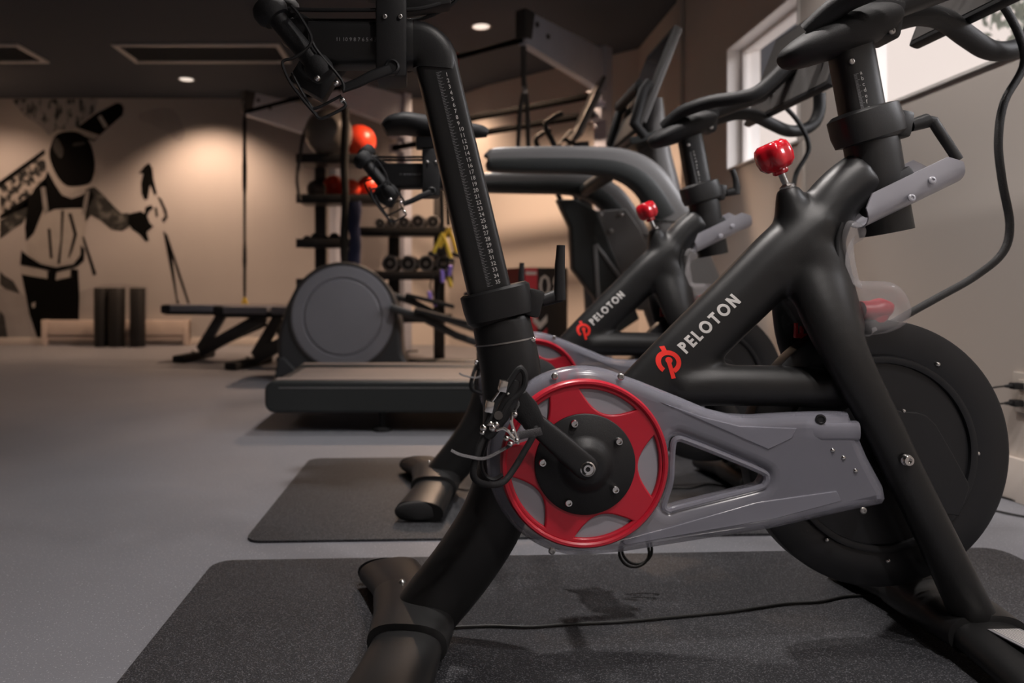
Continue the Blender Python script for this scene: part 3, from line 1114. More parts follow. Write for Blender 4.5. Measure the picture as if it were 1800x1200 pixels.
# cables from the screen down to the frame
pc = [(1700, -60, 0.10), (1770, 20, 0.13), (1801, 105, 0.15), (1765, 180, 0.15), (1755, 250, 0.15), (1762, 320, 0.15), (1775, 395, 0.15), (1762, 445, 0.15), (1712, 487, 0.14),
      (1650, 522, 0.13), (1596, 552, 0.12), (1550, 580, 0.08), (1520, 605, 0.05)]
BAR_CABLE = obj('power_cable', MB().tube([Vector(q) for q in cr([tuple(B(x, y, o_)) for x, y, o_ in pc], 6)], 0.0078, 12), M['braid'], bike)

# --- resistance knob --------------------------------------------------------------
k0 = B(1384, 330)
kd = (B(1361, 274) - B(1383, 326)).normalized()
obj('knob_stem', MB().lathe([(.013, -.004), (.0135, .004), (.010, .006), (.0062, .008), (.0062, .050)], k0, kd, 20), M['steel'], bike)
kb = MB()
L = (B(1361, 274) - k0).length
prof = [(.012, L - .036), (.015, L - .033), (.014, L - .028), (.024, L - .026), (.032, L - .017), (.0345, L - .004), (.0335, L + .010), (.030, L + .020), (.022, L + .0255), (.010, L + .026), (0, L + .0255)]
kb.lathe(prof, k0, kd, 72, lobes=6, depth=0.10)
obj('resistance_knob', kb, M['red'], bike, angle=80)

# --- flywheel ----------------------------------------------------------------------
fc = B(1535, 793)
FR = px(234)
fw_ = MB()
fw_.lathe([(px(172), -.019), (px(176), -.021), (px(228), -.021), (px(233), -.018), (FR, -.014), (FR, .014), (px(228), .021), (px(176), .021), (px(172), .019), (px(172), -.019)],
          fc, (0, 1, 0), 96)
fly = obj('flywheel', fw_, M['fly'], bike, angle=30)
ir = MB()
ir.lathe([(px(172), -.020), (px(170), -.0275), (px(164), -.0285), (px(159), -.026), (px(157), -.016)], fc, (0, 1, 0), 96)
obj('inner_rim', ir, M['fly'], fly)
di = MB()
di.lathe([(px(158), -.018), (px(120), -.010), (px(118), -.006), (px(60), -.006), (px(56), -.016), (px(30), -.018), (px(28), -.05), (0, -.05)], fc, (0, 1, 0), 64)
di.lathe([(px(172), .018), (px(30), .016), (0, .03)], fc, (0, 1, 0), 64)
obj('wheel_web', di, M['flyin'], fly)
for (x, y) in ((1648, 640), (1718, 797), (1453, 948), (1400, 700), (1560, 985)):
    obj('bolt', MB().ball(B(x, y, -0.022), 0.0048, 12, 8), M['chrome'], fly)
hubarc = MB()
hubarc.lathe([(px(60), -.02), (px(60), -.034), (px(52), -.038), (0, -.038)], fc, (0, 1, 0), 48)
obj('hub', hubarc, M['flyin'], fly)

# cover plate behind the near fork leg
cp = plate('axle_cover', [B2([(1570, 718), (1582, 722), (1610, 724), (1626, 730), (1642, 746), (1672, 798), (1698, 846), (1700, 856), (1692, 880), (1682, 905), (1640, 900), (1590, 800)], -0.062)],
           -0.068, -0.058, 0.002)
obj('axle_cover', cp, M['fly'], bike)
obj('bolt', dome(MB(), B(1593, 808, -0.113), 0.011, (0, -1, 0), 0.8), M['chrome'], bike)
obj('bolt', MB().ball(B(1588, 722, -0.066), 0.004, 12, 8), M['chrome'], bike)

# brake pad bracket in red under the frame
bp_ = MB()
for x in (1399, 1409, 1418):
    bp_.box(B(x, 578, 0.02), (px(4.5), 0.008, px(22)), bevel=0.001)
bp_.box(B(1408, 590, 0.02), (px(24), 0.010, px(8)), bevel=0.002)
bp_.box(B(1411, 612, 0.02), (px(6), 0.008, px(48)), bevel=0.002)
obj('brake_lever', bp_, M['redm'], bike)
bq = MB()
bq.sweep(swp([(1512, 545, 16, .02), (1535, 545, 18, .026), (1552, 540, 18, .026), (1562, 535, 8, .016)], 0, 3), n=16)
bq.sweep(swp([(1528, 582, 5, .012), (1537, 562, 16, .022), (1548, 540, 18, .022)], 0, 3), n=16)
obj('brake_pad', bq, M['redm'], bike)

# clear sweat guard behind the frame
g1 = [(1487, 388), (1514, 398), (1514, 418), (1496, 432), (1489, 452), (1490, 476), (1500, 490), (1520, 494), (1552, 494), (1574, 503), (1589, 522), (1595, 545), (1588, 566), (1572, 578),
      (1552, 585), (1530, 588), (1517, 588), (1500, 545), (1484, 500), (1474, 450), (1474, 412)]
sg = plate('sweat_guard', [B2(cr(g1, 4, True), -0.03)], -0.052, 0.052, 0.016, 5)
obj('sweat_guard', sg, M['sguard'], bike)
gc = MB().tube([Vector(q) for q in cr([tuple(B(x, y, -0.050)) for x, y in ((1482, 392), (1472, 420), (1472, 455), (1482, 505), (1497, 553), (1512, 590))], 6)], 0.0042, 10)
obj('edge_seal', gc, M['rubber'], bike)

# --- water bottle trough --------------------------------------------------------------
tr = MB()
A0, A1 = B(1514, 374, -0.064), B(1682, 293, -0.064)
A0.y = A1.y = -0.02
td = (A1 - A0).normalized()
tn = Vector((-td.z, 0, td.x))
if tn.z < 0:
    tn = -tn
NS, NA = 14, 18


def trough_pt(sx, th, rr):
    """th 0..1 from the near lip, under the belly, to the far wall"""
    Lx = (A1 - A0).length
    end = min(sx, 1 - sx)
    taper = min(1.0, (end / 0.12 + 0.12)) if end < 0.12 else 1.0
    ang = PI * (1.02 + th * 0.98)
    y = rr * math.cos(ang) * 0.95
    z = rr * math.sin(ang)
    lift = 0.0
    if th < 0.12:
        lift = 0.022 * (1 - th / 0.12) * taper
    if th > 0.88:
        lift = 0.030 * ((th - 0.88) / 0.12) * taper
    return A0 + td * (Lx * sx) + Vector((0, y - 0.02, 0)) + tn * (z * 0.75 + lift + 0.006)


for rr, flip in ((0.046, 0), (0.043, 1)):
    base_i = len(tr.v)
    tr.v += [tuple(trough_pt(i / NA, j / NS, rr)) for i in range(NA + 1) for j in range(NS + 1)]
    for i in range(NA):
        for j in range(NS):
            q = base_i + i * (NS + 1) + j
            tr.f.append((q, q + 1, q + NS + 2, q + NS + 1))
n1 = (NA + 1) * (NS + 1)
for i in range(NA):
    for j in (0, NS):
        q = i * (NS + 1) + j
        tr.f.append((q, q + NS + 1, q + NS + 1 + n1, q + n1))
for j in range(NS):
    for i in (0, NA):
        q = i * (NS + 1) + j
        tr.f.append((q, q + 1, q + 1 + n1, q + n1))
trough = obj('bottle_holder', tr, M['tray'], bike)
for (x, y) in ((1638, 317), (1602, 348)):
    obj('rivet', dome(MB(), B(x, y, -0.082), 0.007, (0, -1, 0.1)), M['tray'], trough)
for (x, y) in ((1587, 323), (1553, 352)):
    obj('rivet', MB().ball(B(x, y, -0.055), 0.0055, 12, 8), M['chrome'], trough)
obj('holder_bracket', MB().box(B(1560, 330, 0.0), (px(70), 0.07, px(40)), rot=Matrix.Rotation(math.radians(-32), 3, 'Y'), bevel=0.006), M['blackp'], bike)

# --- belt guard, crank ring, crank ----------------------------------------------------
GO = -0.100
CCX, CCY = 1027, 814
outer = (arc(CCX, CCY, 169, 262, 62, 56)[:-1] +
         [(1133, 673), (1200, 700), (1252, 722), (1290, 731), (1330, 733), (1400, 729), (1470, 727), (1500, 727), (1506, 742), (1534, 806), (1562, 858), (1566, 880), (1560, 891), (1500, 903), (1367, 934),
          (1200, 960), (1100, 976), (1040, 981)])
# arc runs clockwise from the bottom over the left side to the upper right
hole = cr([(1184, 778), (1192, 771), (1206, 774), (1270, 799), (1338, 828), (1348, 838), (1344, 851), (1330, 858), (1250, 878), (1190, 893), (1176, 897), (1167, 891), (1170, 876), (1179, 845), (1181, 810)], 3, True)
gd = plate('belt_guard', [B2(outer, GO), B2(hole, GO)], -0.100, -0.048, 0.0235, 7)
bm_ = bmesh.new()
bm_.from_mesh(gd)
# an open moulded shell: no skin on the wheel side
bmesh.ops.delete(bm_, geom=[f for f in bm_.faces if f.calc_center_median().y > -0.0545], context='FACES')
bm_.to_mesh(gd)
bm_.free()
smooth_mesh(gd, 35)
guard = obj('belt_guard', gd, M['guard'], bike)
# raised lip round the triangular hole
lip = MB().tube([Vector(q) for q in cr([tuple(B(x, y, GO + 0.006)) for x, y in hole[::3]], 4, True)], 0.0055, 8, closed=True)
obj('hole_lip', lip, M['guard'], guard)
# shallow raised panels on its face
rp = plate('face_panel', [B2([(1160, 706), (1240, 742), (1350, 790), (1392, 770), (1400, 752), (1300, 748), (1235, 732)], GO)], -0.102, -0.095, 0.002, 2)
obj('face_panel', rp, M['guard'], guard)
rp = plate('face_panel', [B2([(1090, 950), (1180, 925), (1330, 882), (1470, 862), (1480, 880), (1360, 912), (1200, 940), (1100, 958)], GO)], -0.102, -0.095, 0.002, 2)
obj('face_panel', rp, M['guard'], guard)
tp = MB()
tp.sweep([(B(1412, 752, -.088), px(15, -.09), .010), (B(1440, 757, -.09), px(18, -.09), .013), (B(1505, 757, -.09), px(18, -.09), .013)], n=16, power=3)
obj('vent_fairing', tp, M['guard'], guard)
for (x, y) in ((975, 661), (1091, 662), (970, 968), (1517, 897)):
    obj('screw', dome(MB(), B(x, y, GO - 0.0005), 0.006), M['steel'], guard)
obj('adjuster_slot', MB().lathe([(px(9, GO), .002), (px(8.5, GO), -.001), (px(6, GO), -.0015), (px(5, GO), .0), (0, .0)], B(1443, 737, GO - .0005), (0.25, 1, 0), 24), M['blackp'], guard)
for (x, y) in ((1463, 791), (1482, 804), (1503, 827)):
    obj('screw', MB().ball(B(x, y, GO + 0.001), 0.0045, 12, 8), M['chrome'], guard)

# ring with five lens shaped windows
RO = -0.106
holes = []
for a_c in (70, -2, -74, -146, 142):
    lens = []
    n_ = 14
    rc, hl = 126, 50 if a_c != 142 else 40
    for i in range(n_ + 1):          # outer edge follows the rim
        th = math.radians(a_c - 24 + 48 * i / n_)
        lens.append((CCX + 131 * math.cos(th), CCY - 131 * math.sin(th)))
    # inner edge bulges towards the hub
    p_, q_ = lens[-1], lens[0]
    for i in range(1, n_):
        f_ = i / n_
        x = p_[0] + (q_[0] - p_[0]) * f_
        y = p_[1] + (q_[1] - p_[1]) * f_
        bow = 26 * math.sin(PI * f_)
        th = math.radians(a_c)
        lens.append((x - bow * math.cos(th), y + bow * math.sin(th)))
    holes.append(lens)
rg = plate('crank_ring', [B2(arc(CCX, CCY, 140, 0, 354, 59), RO), B2(arc(CCX, CCY, 82, 0, 350, 35), RO)] + [B2(h_, RO) for h_ in holes], -0.110, -0.099, 0.003, 2)
ring = obj('crank_ring', rg, M['redm'], bike)
rimc = B(CCX, CCY, RO)
obj('ring_rim', MB().lathe([(px(136, RO), .006), (px(137, RO), -.006), (px(140, RO), -.0085), (px(144, RO), -.0085), (px(147, RO), -.005), (px(147.5, RO), .006)], rimc, (0, 1, 0), 96), M['redm'], ring)
obj('window_panel', MB().lathe([(px(137, RO), .0025), (px(60, RO), .0015)], rimc, (0, 1, 0), 64), M['lens'], ring)
hd = MB()
hd.lathe([(px(88, RO), .004), (px(88, RO), -.0075), (px(86, RO), -.009), (px(52, RO), -.010), (px(44, RO), -.014), (px(36, RO), -.0225), (px(26, RO), -.0255), (0, -.0255)], rimc, (0, 1, 0), 72)
hub = obj('crank_disc', hd, M['blackp'], bike)
for (ox, oy) in ((-55, -216), (179, -123), (160, 130), (-86, 199), (-223, -11)):
    r_ = MB()
    r_.lathe([(.0068, 0), (.0068, -.005), (.0055, -.007), (.0036, -.007), (.0032, -.003), (0, -.003)], B(1027.5 + ox / 3, 816 + oy / 3, RO - 0.0095), (0, 1, 0), 14)
    obj('bolt', r_, M['chrome'], hub)

AO = -0.142
cr_ = MB()
hubp, endp = B(1031, 822, AO), B(916, 722, AO)
cr_.sweep([(hubp + (hubp - endp).normalized() * 0.016, .010, .006), (hubp + (hubp - endp).normalized() * 0.010, .0185, .008), (hubp, .0215, .009), (hubp.lerp(endp, 0.35), .0205, .0085),
           (hubp.lerp(endp, 0.8), .0175, .008), (endp, .0165, .008), (endp + (endp - hubp).normalized() * 0.010, .012, .007), (endp + (endp - hubp).normalized() * 0.016, .005, .005)], n=24, power=3)
crank = obj('crank_arm', cr_, M['blackp'], bike)
cb2 = MB()
cb2.lathe([(.0125, .002), (.0125, -.0095), (.0105, -.0105), (.0095, -.0085), (.0075, -.0085), (.0070, -.0105), (.0040, -.0105), (.0030, -.006), (0, -.006)], B(1031, 822, AO), (0, 1, 0), 24)
obj('crank_bolt', cb2, M['chrome'], crank)
# far crank, opposite
hl_ = B(1029, 818, RO)
far_end = Vector((2 * hl_.x - endp.x, 0.142, 2 * hl_.z - endp.z))
hf = Vector((hl_.x, 0.142, hl_.z))
fa = MB()
fa.sweep([(hf, .0205, .009), (hf.lerp(far_end, 0.6), .018, .008), (far_end, .0165, .008)], n=20, power=3)
fa.tube([Vector((hl_.x, -0.14, hl_.z)), Vector((hl_.x, 0.15, hl_.z))], 0.014, 14)
obj('crank_arm', fa, M['blackp'], bike)


def pedal(center_near, mirror):
    """near pedal measured on its own plane; mirror swings it half a turn about the crank axle"""
    yo = -0.205
    t = lambda p: p if not mirror else Vector((p.x - endp.x + far_end.x, -p.y, p.z - endp.z + far_end.z))
    P = lambda x, y, o_=0.0: t(B(x, y, yo + o_))
    ax = MB().tube([t(Vector((endp.x - 0.012, AO - 0.006, endp.z - 0.004))), P(884, 726, 0.0), P(876, 730, -0.05)], .0065, 12)
    pb = MB()
    # platform body: two rails, bridges and a raised cage front
    for o_ in (-0.040, 0.040):
        pb.sweep([(P(906, 668, o_), .008, .006), (P(898, 700, o_), .012, .007), (P(882, 730, o_), .012, .007), (P(862, 758, o_), .010, .006), (P(854, 768, o_), .006, .005)], n=12, power=3)
    for (x, y) in ((902, 690), (880, 730), (860, 760)):
        pb.sweep([(P(x, y, -0.042), .010, .008), (P(x, y, 0.042), .010, .008)], ref=(1, 0, 0.6), n=12, power=3)
    body = obj('pedal', pb, M['blackp'], bike)
    obj('pedal_axle', ax, M['steel'], body)
    for (x, y, o_) in ((884, 678, -0.046), (860, 714, -0.046), (886, 680, 0.03), (862, 716, 0.03)):
        obj('cleat_block', MB().box(P(x, y, o_), (px(13, yo), 0.016, px(19, yo)), rot=Matrix.Rotation(math.radians(12), 3, 'Y'), bevel=0.0015), M['chrome'], body)
    mt = MB()
    for (x, y, o_) in ((872, 696, -0.046), (878, 688, -0.046), (866, 704, -0.046)):
        mt.tube([P(x - 4, y + 6, o_), P(x + 4, y - 6, o_)], .0022, 8)
    for (x, y, o_, r_) in ((866, 752, -0.046, .0065), (872, 746, -0.046, .006), (850, 752, -0.046, .0055), (904, 728, -0.046, .004), (893, 692, -0.046, .0025), (861, 744, -.046, .005), (848, 760, -.046, .004)):
        mt.ball(P(x, y, o_), r_, 10, 8)
    so_ = obj('spring_fitting', mt, M['chrome'], body)
    so_['kind'] = 'stuff'
    # plate at the toe, curved upward like a horn
    tg = MB()
    loopA = [(856, 745), (870, 712), (884, 690), (900, 664), (913, 648), (922, 656), (922, 676), (912, 692), (897, 705), (886, 722), (876, 745)]
    for o_ in (-0.046, 0.046):
        tg.tube([Vector(q) for q in cr([tuple(P(x, y, o_)) for x, y in loopA], 4)], .0046, 8)
    tg.tube([P(913, 648, -0.046), P(916, 646, 0.0), P(913, 648, 0.046)], .0046, 8)
    # big toe cage swinging below
    lo = [(876, 742), (860, 752), (846, 776), (838, 800), (832, 826), (834, 840), (846, 849), (868, 852), (886, 846), (902, 826), (920, 796), (938, 764), (942, 742)]
    loC = [tuple(P(x, y, o_)) for (x, y), o_ in zip(lo, (-.03, -.035, -.04, -.044, -.044, -.040, -.03, -.01, .01, .02, .026, .03, .04))]
    tg.sweep([(Vector(q), .0052, .0040) for q in cr(loC, 5)], n=10)
    loD = [tuple(P(x, y, o_)) for (x, y), o_ in zip([(866, 752), (852, 786), (846, 812), (852, 834), (868, 842), (884, 834)], (-.01, 0, .01, .02, .02, .02))]
    tg.sweep([(Vector(q), .0030, .0065) for q in cr(loD, 5)], n=8)
    # black tongue from the pedal back to the crank
    tg.sweep([(P(916, 690, 0.03), px(10, yo), .006), (P(924, 716, 0.035), px(22, yo), .008), (P(938, 744, 0.04), px(20, yo), .008), (P(946, 762, 0.045), px(10, yo), .006)], n=14, power=3)
    obj('toe_cage', tg, M['rubber'], body)
    st = MB()
    for (pts, w_) in (([(912, 766), (928, 762), (946, 759), (952, 757)], .0078), ([(902, 700), (908, 712), (906, 724), (902, 734)], .007)):
        st.sweep([(Vector(q), .0011, w_) for q in cr([tuple(P(x, y, -0.02)) for x, y in pts], 4)], ref=(0.15, -0.45, 1), n=8, power=4)
    st.sweep([(Vector(q), .0011, .0026) for q in cr([tuple(P(x, y, -0.050)) for x, y in ((793, 791), (806, 798), (826, 803), (848, 806), (866, 800), (884, 790), (898, 782))], 5)],
             ref=(0, 0.55, 1), n=8, power=4)
    if mirror:
        for dx_ in (0, 5):
            st = MB().tube([Vector(q_) for q_ in cr([tuple(B(x + dx_, y - dx_, 0.19 + dx_ * .004)) for x, y in ((1104, 925), (1092, 955), (1089, 976), (1100, 992), (1118, 996), (1134, 988), (1141, 970), (1132, 935))], 4)], .0030, 8)
            obj('toe_strap', st, M['strap'], body)
    else:
        obj('toe_strap', st, M['webbing'], body)
    bk = MB()
    for pts in ([(897, 738), (902, 752), (908, 768), (911, 780)], [(872, 756), (884, 752), (894, 758), (904, 770)], [(901, 724), (899, 740), (902, 756)], [(886, 771), (896, 768), (906, 774)]):
        bk.tube([P(x, y, -0.054) for x, y in pts], .0026, 8)
    for (x, y) in ((908, 774), (890, 770), (901, 758), (897, 780), (905, 728)):
        bk.ball(P(x, y, -0.054), .0045, 10, 8)
    obj('buckle', bk, M['chrome'], body)


pedal(None, False)
pedal(None, True)

# --- stabiliser feet ---------------------------------------------------------------------


def stabiliser(name, cxp, czp, half, sweep):
    """transverse floor bar: arms swept back and down from a raised sleeve to flared oval ends"""
    c = B(cxp, czp, 0.0)
    g = MB()
    prof = [(0.0, .060, .030, .052), (0.10, .060, .030, .052), (0.28, .060, .030, .050), (0.50, .062, .030, .046), (0.75, .065, .030, .041), (0.95, .068, .030, .036), (1.0, .069, .029, .035)]
    pth = []
    for sgn_ in (1, -1):
        seq = prof[::-1] if sgn_ == 1 else prof[1:]
        for f_, rx, rz, zc_ in seq:
            pth.append((c.x - sweep * f_ ** 1.5, sgn_ * half * f_, zc_, rx, rz))
    g.sweep([(Vector((q[0], q[1], q[2])), q[3], q[4]) for q in cr(pth, 3)], ref=(0, 0, 1), n=28, power=2.4)
    bar_o = obj(name, g, M['frame'], bike)
    sl_ = MB()
    sl_.sweep([(Vector((c.x - sweep * abs(y / half) ** 1.5, y, 0.053 + dz)), rx, rz) for y, rx, rz, dz in ((-.100, .060, .030, 0), (-.0985, .069, .036, 0), (-.03, .074, .040, .002), (.03, .074, .040, .002), (.0985, .069, .036, 0), (.100, .060, .030, 0))], ref=(0, 0, 1), n=28, power=2.6)
    obj('leg_sleeve', sl_, M['frame'], bar_o)
    for s in (-1, 1):
        cp_ = MB()
        y = s * half
        cp_.sweep([(Vector((c.x - sweep, y - s * 0.004, 0.035)), .070, .030), (Vector((c.x - sweep, y + s * 0.006, 0.034)), .067, .027), (Vector((c.x - sweep, y + s * 0.012, 0.034)), .052, .018)], ref=(0, 0, 1), n=28, power=2.2)
        obj('end_cap', cp_, M['rubber'], bar_o)
        ft = MB().lathe([(.022, 0), (.022, .008), (.010, .010), (.010, .030)], (c.x - sweep * .8, s * (half - 0.05), 0), (0, 0, 1), 20)
        obj('levelling_foot', ft, M['rubber'], bar_o)
    return bar_o


rear = stabiliser('rear_stabiliser', 728, 1105, 0.27, 0.055)
front = stabiliser('front_stabiliser', 1668, 1112, 0.27, 0.015)
# little link rod on the rear bar
lk = MB()
lk.tube([B(706, 1026, 0.07), B(690, 1042, 0.07), B(665, 1062, 0.07)], .0042, 8)
lk.ball(B(707, 1025, 0.07), .008, 12, 8)
lk.ball(B(664, 1062, 0.07), .009, 12, 8)
obj('link_rod', lk, M['steel'], bike)
# transport wheels at the front
for s in (-1, 1):
    o = obj('transport_wheel', MB().lathe([(.010, -.013), (.030, -.013), (.034, -.009), (.034, .009), (.030, .013), (.010, .013)], (B(1668, 1112).x + 0.085, s * 0.20, 0.035), (0, 1, 0), 28), M['rubber'], bike)
# printed sticker on the near side of the front bar
stc = MB()
p = B(1790, 1120, -0.15)
stc.sweep([(Vector((p.x - .055, y, 0.094)), .001, .001) for y in (0,)] * 2) if False else None
stk = MB().box((B(1668, 1112).x + 0.004, -0.165, 0.0785), (0.058, 0.085, 0.0025), rot=Matrix.Rotation(math.radians(-4), 3, 'X'), bevel=0.001)
stick = obj('rating_label', stk, M['tick'], bike)
ln = MB()
for i in range(9):
    ln.box((B(1668, 1112).x - 0.017 + 0.005 * i, -0.165, 0.0802), (0.0022, 0.078, 0.0006), rot=Matrix.Rotation(math.radians(-4), 3, 'X'))
obj('label_lines', ln, M['print'], stick)

# --- logo and lettering on the down tube ----------------------------------------------------


def stroke(mb, pts, wpx, closed=False):
    """flat ribbon through pixel points, subdivided so that it can follow the tube"""
    n = len(pts)
    L_, R_ = [], []
    for i in range(n):
        if closed:
            a_, b_ = pts[i - 1], pts[(i + 1) % n]
        else:
            a_, b_ = pts[max(i - 1, 0)], pts[min(i + 1, n - 1)]
        d_ = Vector((b_[0] - a_[0], b_[1] - a_[1]))
        d_.normalize()
        nn = Vector((-d_.y, d_.x)) * wpx / 2
        L_.append(B(pts[i][0] + nn.x, pts[i][1] + nn.y, -0.045))
        R_.append(B(pts[i][0] - nn.x, pts[i][1] - nn.y, -0.045))
    o_ = len(mb.v)
    mb.v += [tuple(v) for v in L_] + [tuple(v) for v in R_]
    for i in range(n if closed else n - 1):
        j = (i + 1) % n
        mb.f.append((o_ + i, o_ + j, o_ + n + j, o_ + n + i))


def line(a_, b_, n=5):
    return [(a_[0] + (b_[0] - a_[0]) * i / n, a_[1] + (b_[1] - a_[1]) * i / n) for i in range(n + 1)]


lg = MB()
LX, LY = 1177.5, 637
sa = 104  # tilt of the mark, degrees from horizontal
ringr = 16.5
stroke(lg, [(LX + ringr * math.cos(math.radians(t_)), LY - ringr * math.sin(math.radians(t_))) for t_ in range(-64, 246, 10)], 8.0)
ux_, uy_ = math.cos(math.radians(sa)), -math.sin(math.radians(sa))
stroke(lg, line((LX + ux_ * 14, LY + uy_ * 14), (LX + ux_ * 28, LY + uy_ * 28), 4), 7.5)
stroke(lg, [(LX + .5 + 3.0 * math.cos(math.radians(t_)), LY - 3.5 - 3.0 * math.sin(math.radians(t_))) for t_ in range(0, 360, 30)], 5.5, True)
stroke(lg, line((LX - .5, LY - 3), (LX + 6.5, LY + 28), 8), 7.0)
me = project(lg.mesh('logo'), fbvh)
obj('logo', me, M['logo_red'], bike)

lt = MB()
base0 = Vector((1207.5, 622.5))      # baseline start
e = Vector((1303 - 1207.5, 531.0 - 622.5))
LEN = e.length
e.normalize()
nup = Vector((e.y, -e.x))
if nup.y > 0:
    nup = -nup
CH = 21.0
Wt = 4.7


def q(u_, v_, x0):
    p_ = base0 + e * (x0 + u_) + nup * v_
    return (p_.x, p_.y)


adv = 0.0
for chr_ in 'PELOTON':
    w_ = {'P': 12, 'E': 11, 'L': 10.5, 'O': 21, 'T': 13.5, 'N': 16}[chr_]
    h = Wt / 2
    if chr_ == 'P':
        stroke(lt, line(q(h, 0, adv), q(h, CH, adv)), Wt)
        r_ = (CH * 0.56 - Wt) / 2
        cy2 = CH - h - r_
        pts = [q(h, CH - h, adv), q(w_ - h - r_, CH - h, adv)] + [q(w_ - h - r_ + r_ * math.sin(t_), cy2 + r_ * math.cos(t_), adv) for t_ in [PI * i / 8 for i in range(1, 8)]] + [q(w_ - h - r_, cy2 - r_, adv), q(h, cy2 - r_, adv)]
        stroke(lt, pts, Wt * 0.92)
    if chr_ in 'EL':
        stroke(lt, line(q(h, 0, adv), q(h, CH, adv)), Wt)
        for vv in ((h, CH / 2, CH - h) if chr_ == 'E' else (h,)):
            stroke(lt, line(q(0, vv, adv), q(w_, vv, adv), 3), Wt * 0.92)
    if chr_ == 'T':
        stroke(lt, line(q(w_ / 2, 0, adv), q(w_ / 2, CH, adv)), Wt)
        stroke(lt, line(q(0, CH - h, adv), q(w_, CH - h, adv), 4), Wt * 0.92)
    if chr_ == 'O':
        stroke(lt, [q(w_ / 2 + (w_ / 2 - h) * math.cos(t_), CH / 2 + (CH / 2 - h + .4) * math.sin(t_), adv) for t_ in [2 * PI * i / 28 for i in range(28)]], Wt, True)
    if chr_ == 'N':
        stroke(lt, line(q(h, 0, adv), q(h, CH, adv)), Wt)
        stroke(lt, line(q(w_ - h, 0, adv), q(w_ - h, CH, adv)), Wt)
        stroke(lt, line(q(h, CH - 1, adv), q(w_ - h, 1, adv)), Wt)
    adv += w_ + 4.6
sc_ = LEN / (adv - 4.6)
obj('lettering', project(lt.mesh('lettering'), fbvh), M['print'], bike)

# --- the second bike: a copy of every part, saddle lower, bars a little higher ----------------


def copy_tree(o, parent=None, shift=None):
    c = o.copy()
    COL.objects.link(c)
    if parent is not None:
        c.parent = parent
    if shift and o in shift:
        c.location = Vector(o.location) + shift[o]
    for ch in o.children:
        copy_tree(ch, c, shift)
    return c


shift = {}
for o in SEAT_PARTS:
    shift[o] = d * 0.094
upv = (ha - hb).normalized()
for o in BAR_PARTS:
    shift[o] = upv * 0.036
bike2 = copy_tree(bike, None, shift)
bar_lever = [c for c in bike2.children if c.name.startswith('clamp_lever')][-1]
up_l = MB()
up_l.tube([B(1600, 221, -0.012), B(1634, 214, -0.012)], [0.0115, 0.0135], 14)
up_l.sweep([(B(x, y, -0.018), w_, 0.0075) for x, y, w_ in ((1632, 224, .0115), (1634, 205, .0105), (1630, 178, .009), (1620, 150, .0075))], n=14, power=3)
bar_lever.data = up_l.mesh('clamp_lever')
bar_lever.data.materials.append(M['blackp'])
bike2.location = ROOT2
bike2['label'] = 'second black stationary bike, standing behind the nearest one on the farther mat'

# hand weights resting in the wire rack of each bike


def hand_weight(root, shiftv, off, sx, label, grp):
    t = thing('hand_weight', label, 'dumbbell', (0, 0, 0), 0, grp)
    a_, b_ = B(474 + sx, 18, off), B(562 + sx, 122, off)
    ax = (b_ - a_).normalized()
    Rz = Matrix.Rotation(YAW, 4, 'Z')
    Tm = Matrix.Translation(root.location + Rz @ shiftv) @ Rz
    mid = (a_ + b_) / 2
    t.matrix_world = Tm @ Matrix.Translation(mid)
    Lh = (b_ - a_).length / 2
    obj('handle', MB().lathe([(.0165, -Lh), (.0165, -Lh + .01), (.0175, 0), (.0165, Lh - .01), (.0165, Lh)], (0, 0, 0), ax, 24), M['grip'], t)
    for s in (-1, 1):
        r = .030 if s < 0 else .024
        obj('head', MB().lathe([(.010, s * (Lh - .022)), (r * .8, s * (Lh - .02)), (r, s * (Lh - .010)), (r, s * (Lh + .006)), (r * .8, s * (Lh + .016)), (r * .4, s * (Lh + .019)), (0, s * (Lh + .019))],
                               (0, 0, 0), ax, 28), M['rubber'], t)
    return t


hand_weight(bike, Vector((0, 0, 0)), -0.052, 0, 'small black hand weight racked behind the nearest saddle, on the camera side', 'hand weights in the saddle racks')
hand_weight(bike, Vector((0, 0, 0)), 0.052, 24, 'small black hand weight racked behind the nearest saddle, on the far side', 'hand weights in the saddle racks')
hand_weight(bike2, d * 0.094, -0.052, 0, 'small black hand weight racked behind the second saddle, on the camera side', 'hand weights in the saddle racks')
hand_weight(bike2, d * 0.094, 0.052, 24, 'small black hand weight racked behind the second saddle, on the far side', 'hand weights in the saddle racks')

# ================================================================== MATS, CORDS, OUTLET
def floor_pt(x, y):
    Y = H * F / (y - CY)
    return Vector(((x - CX) / F * Y, Y, 0))


def floor_mat(corners, label):
    """thin vinyl sheet with rounded corners, corners in order"""
    c = sum(corners, Vector()) / 4
    o = []
    r = 0.045
    for i in range(4):
        p, a_, b_ = corners[i], corners[i - 1], corners[(i + 1) % 4]
        u_, v_ = (a_ - p).normalized(), (b_ - p).normalized()
        for k in range(5):
            th = k / 4 * PI / 2
            o.append(p + u_ * r * (1 - math.sin(th)) + v_ * r * (1 - math.cos(th)) - c)
    mb = MB().prism([Vector((q_.x, q_.y, 0.0)) for q_ in o], (0, 0, 0.007), bevel=0.002)
    ob = obj('floor_mat', mb, M['mat'])
    ob.location = (c.x, c.y, 0.0)
    return tag(ob, label, 'exercise mat', 'black mats under the bikes')


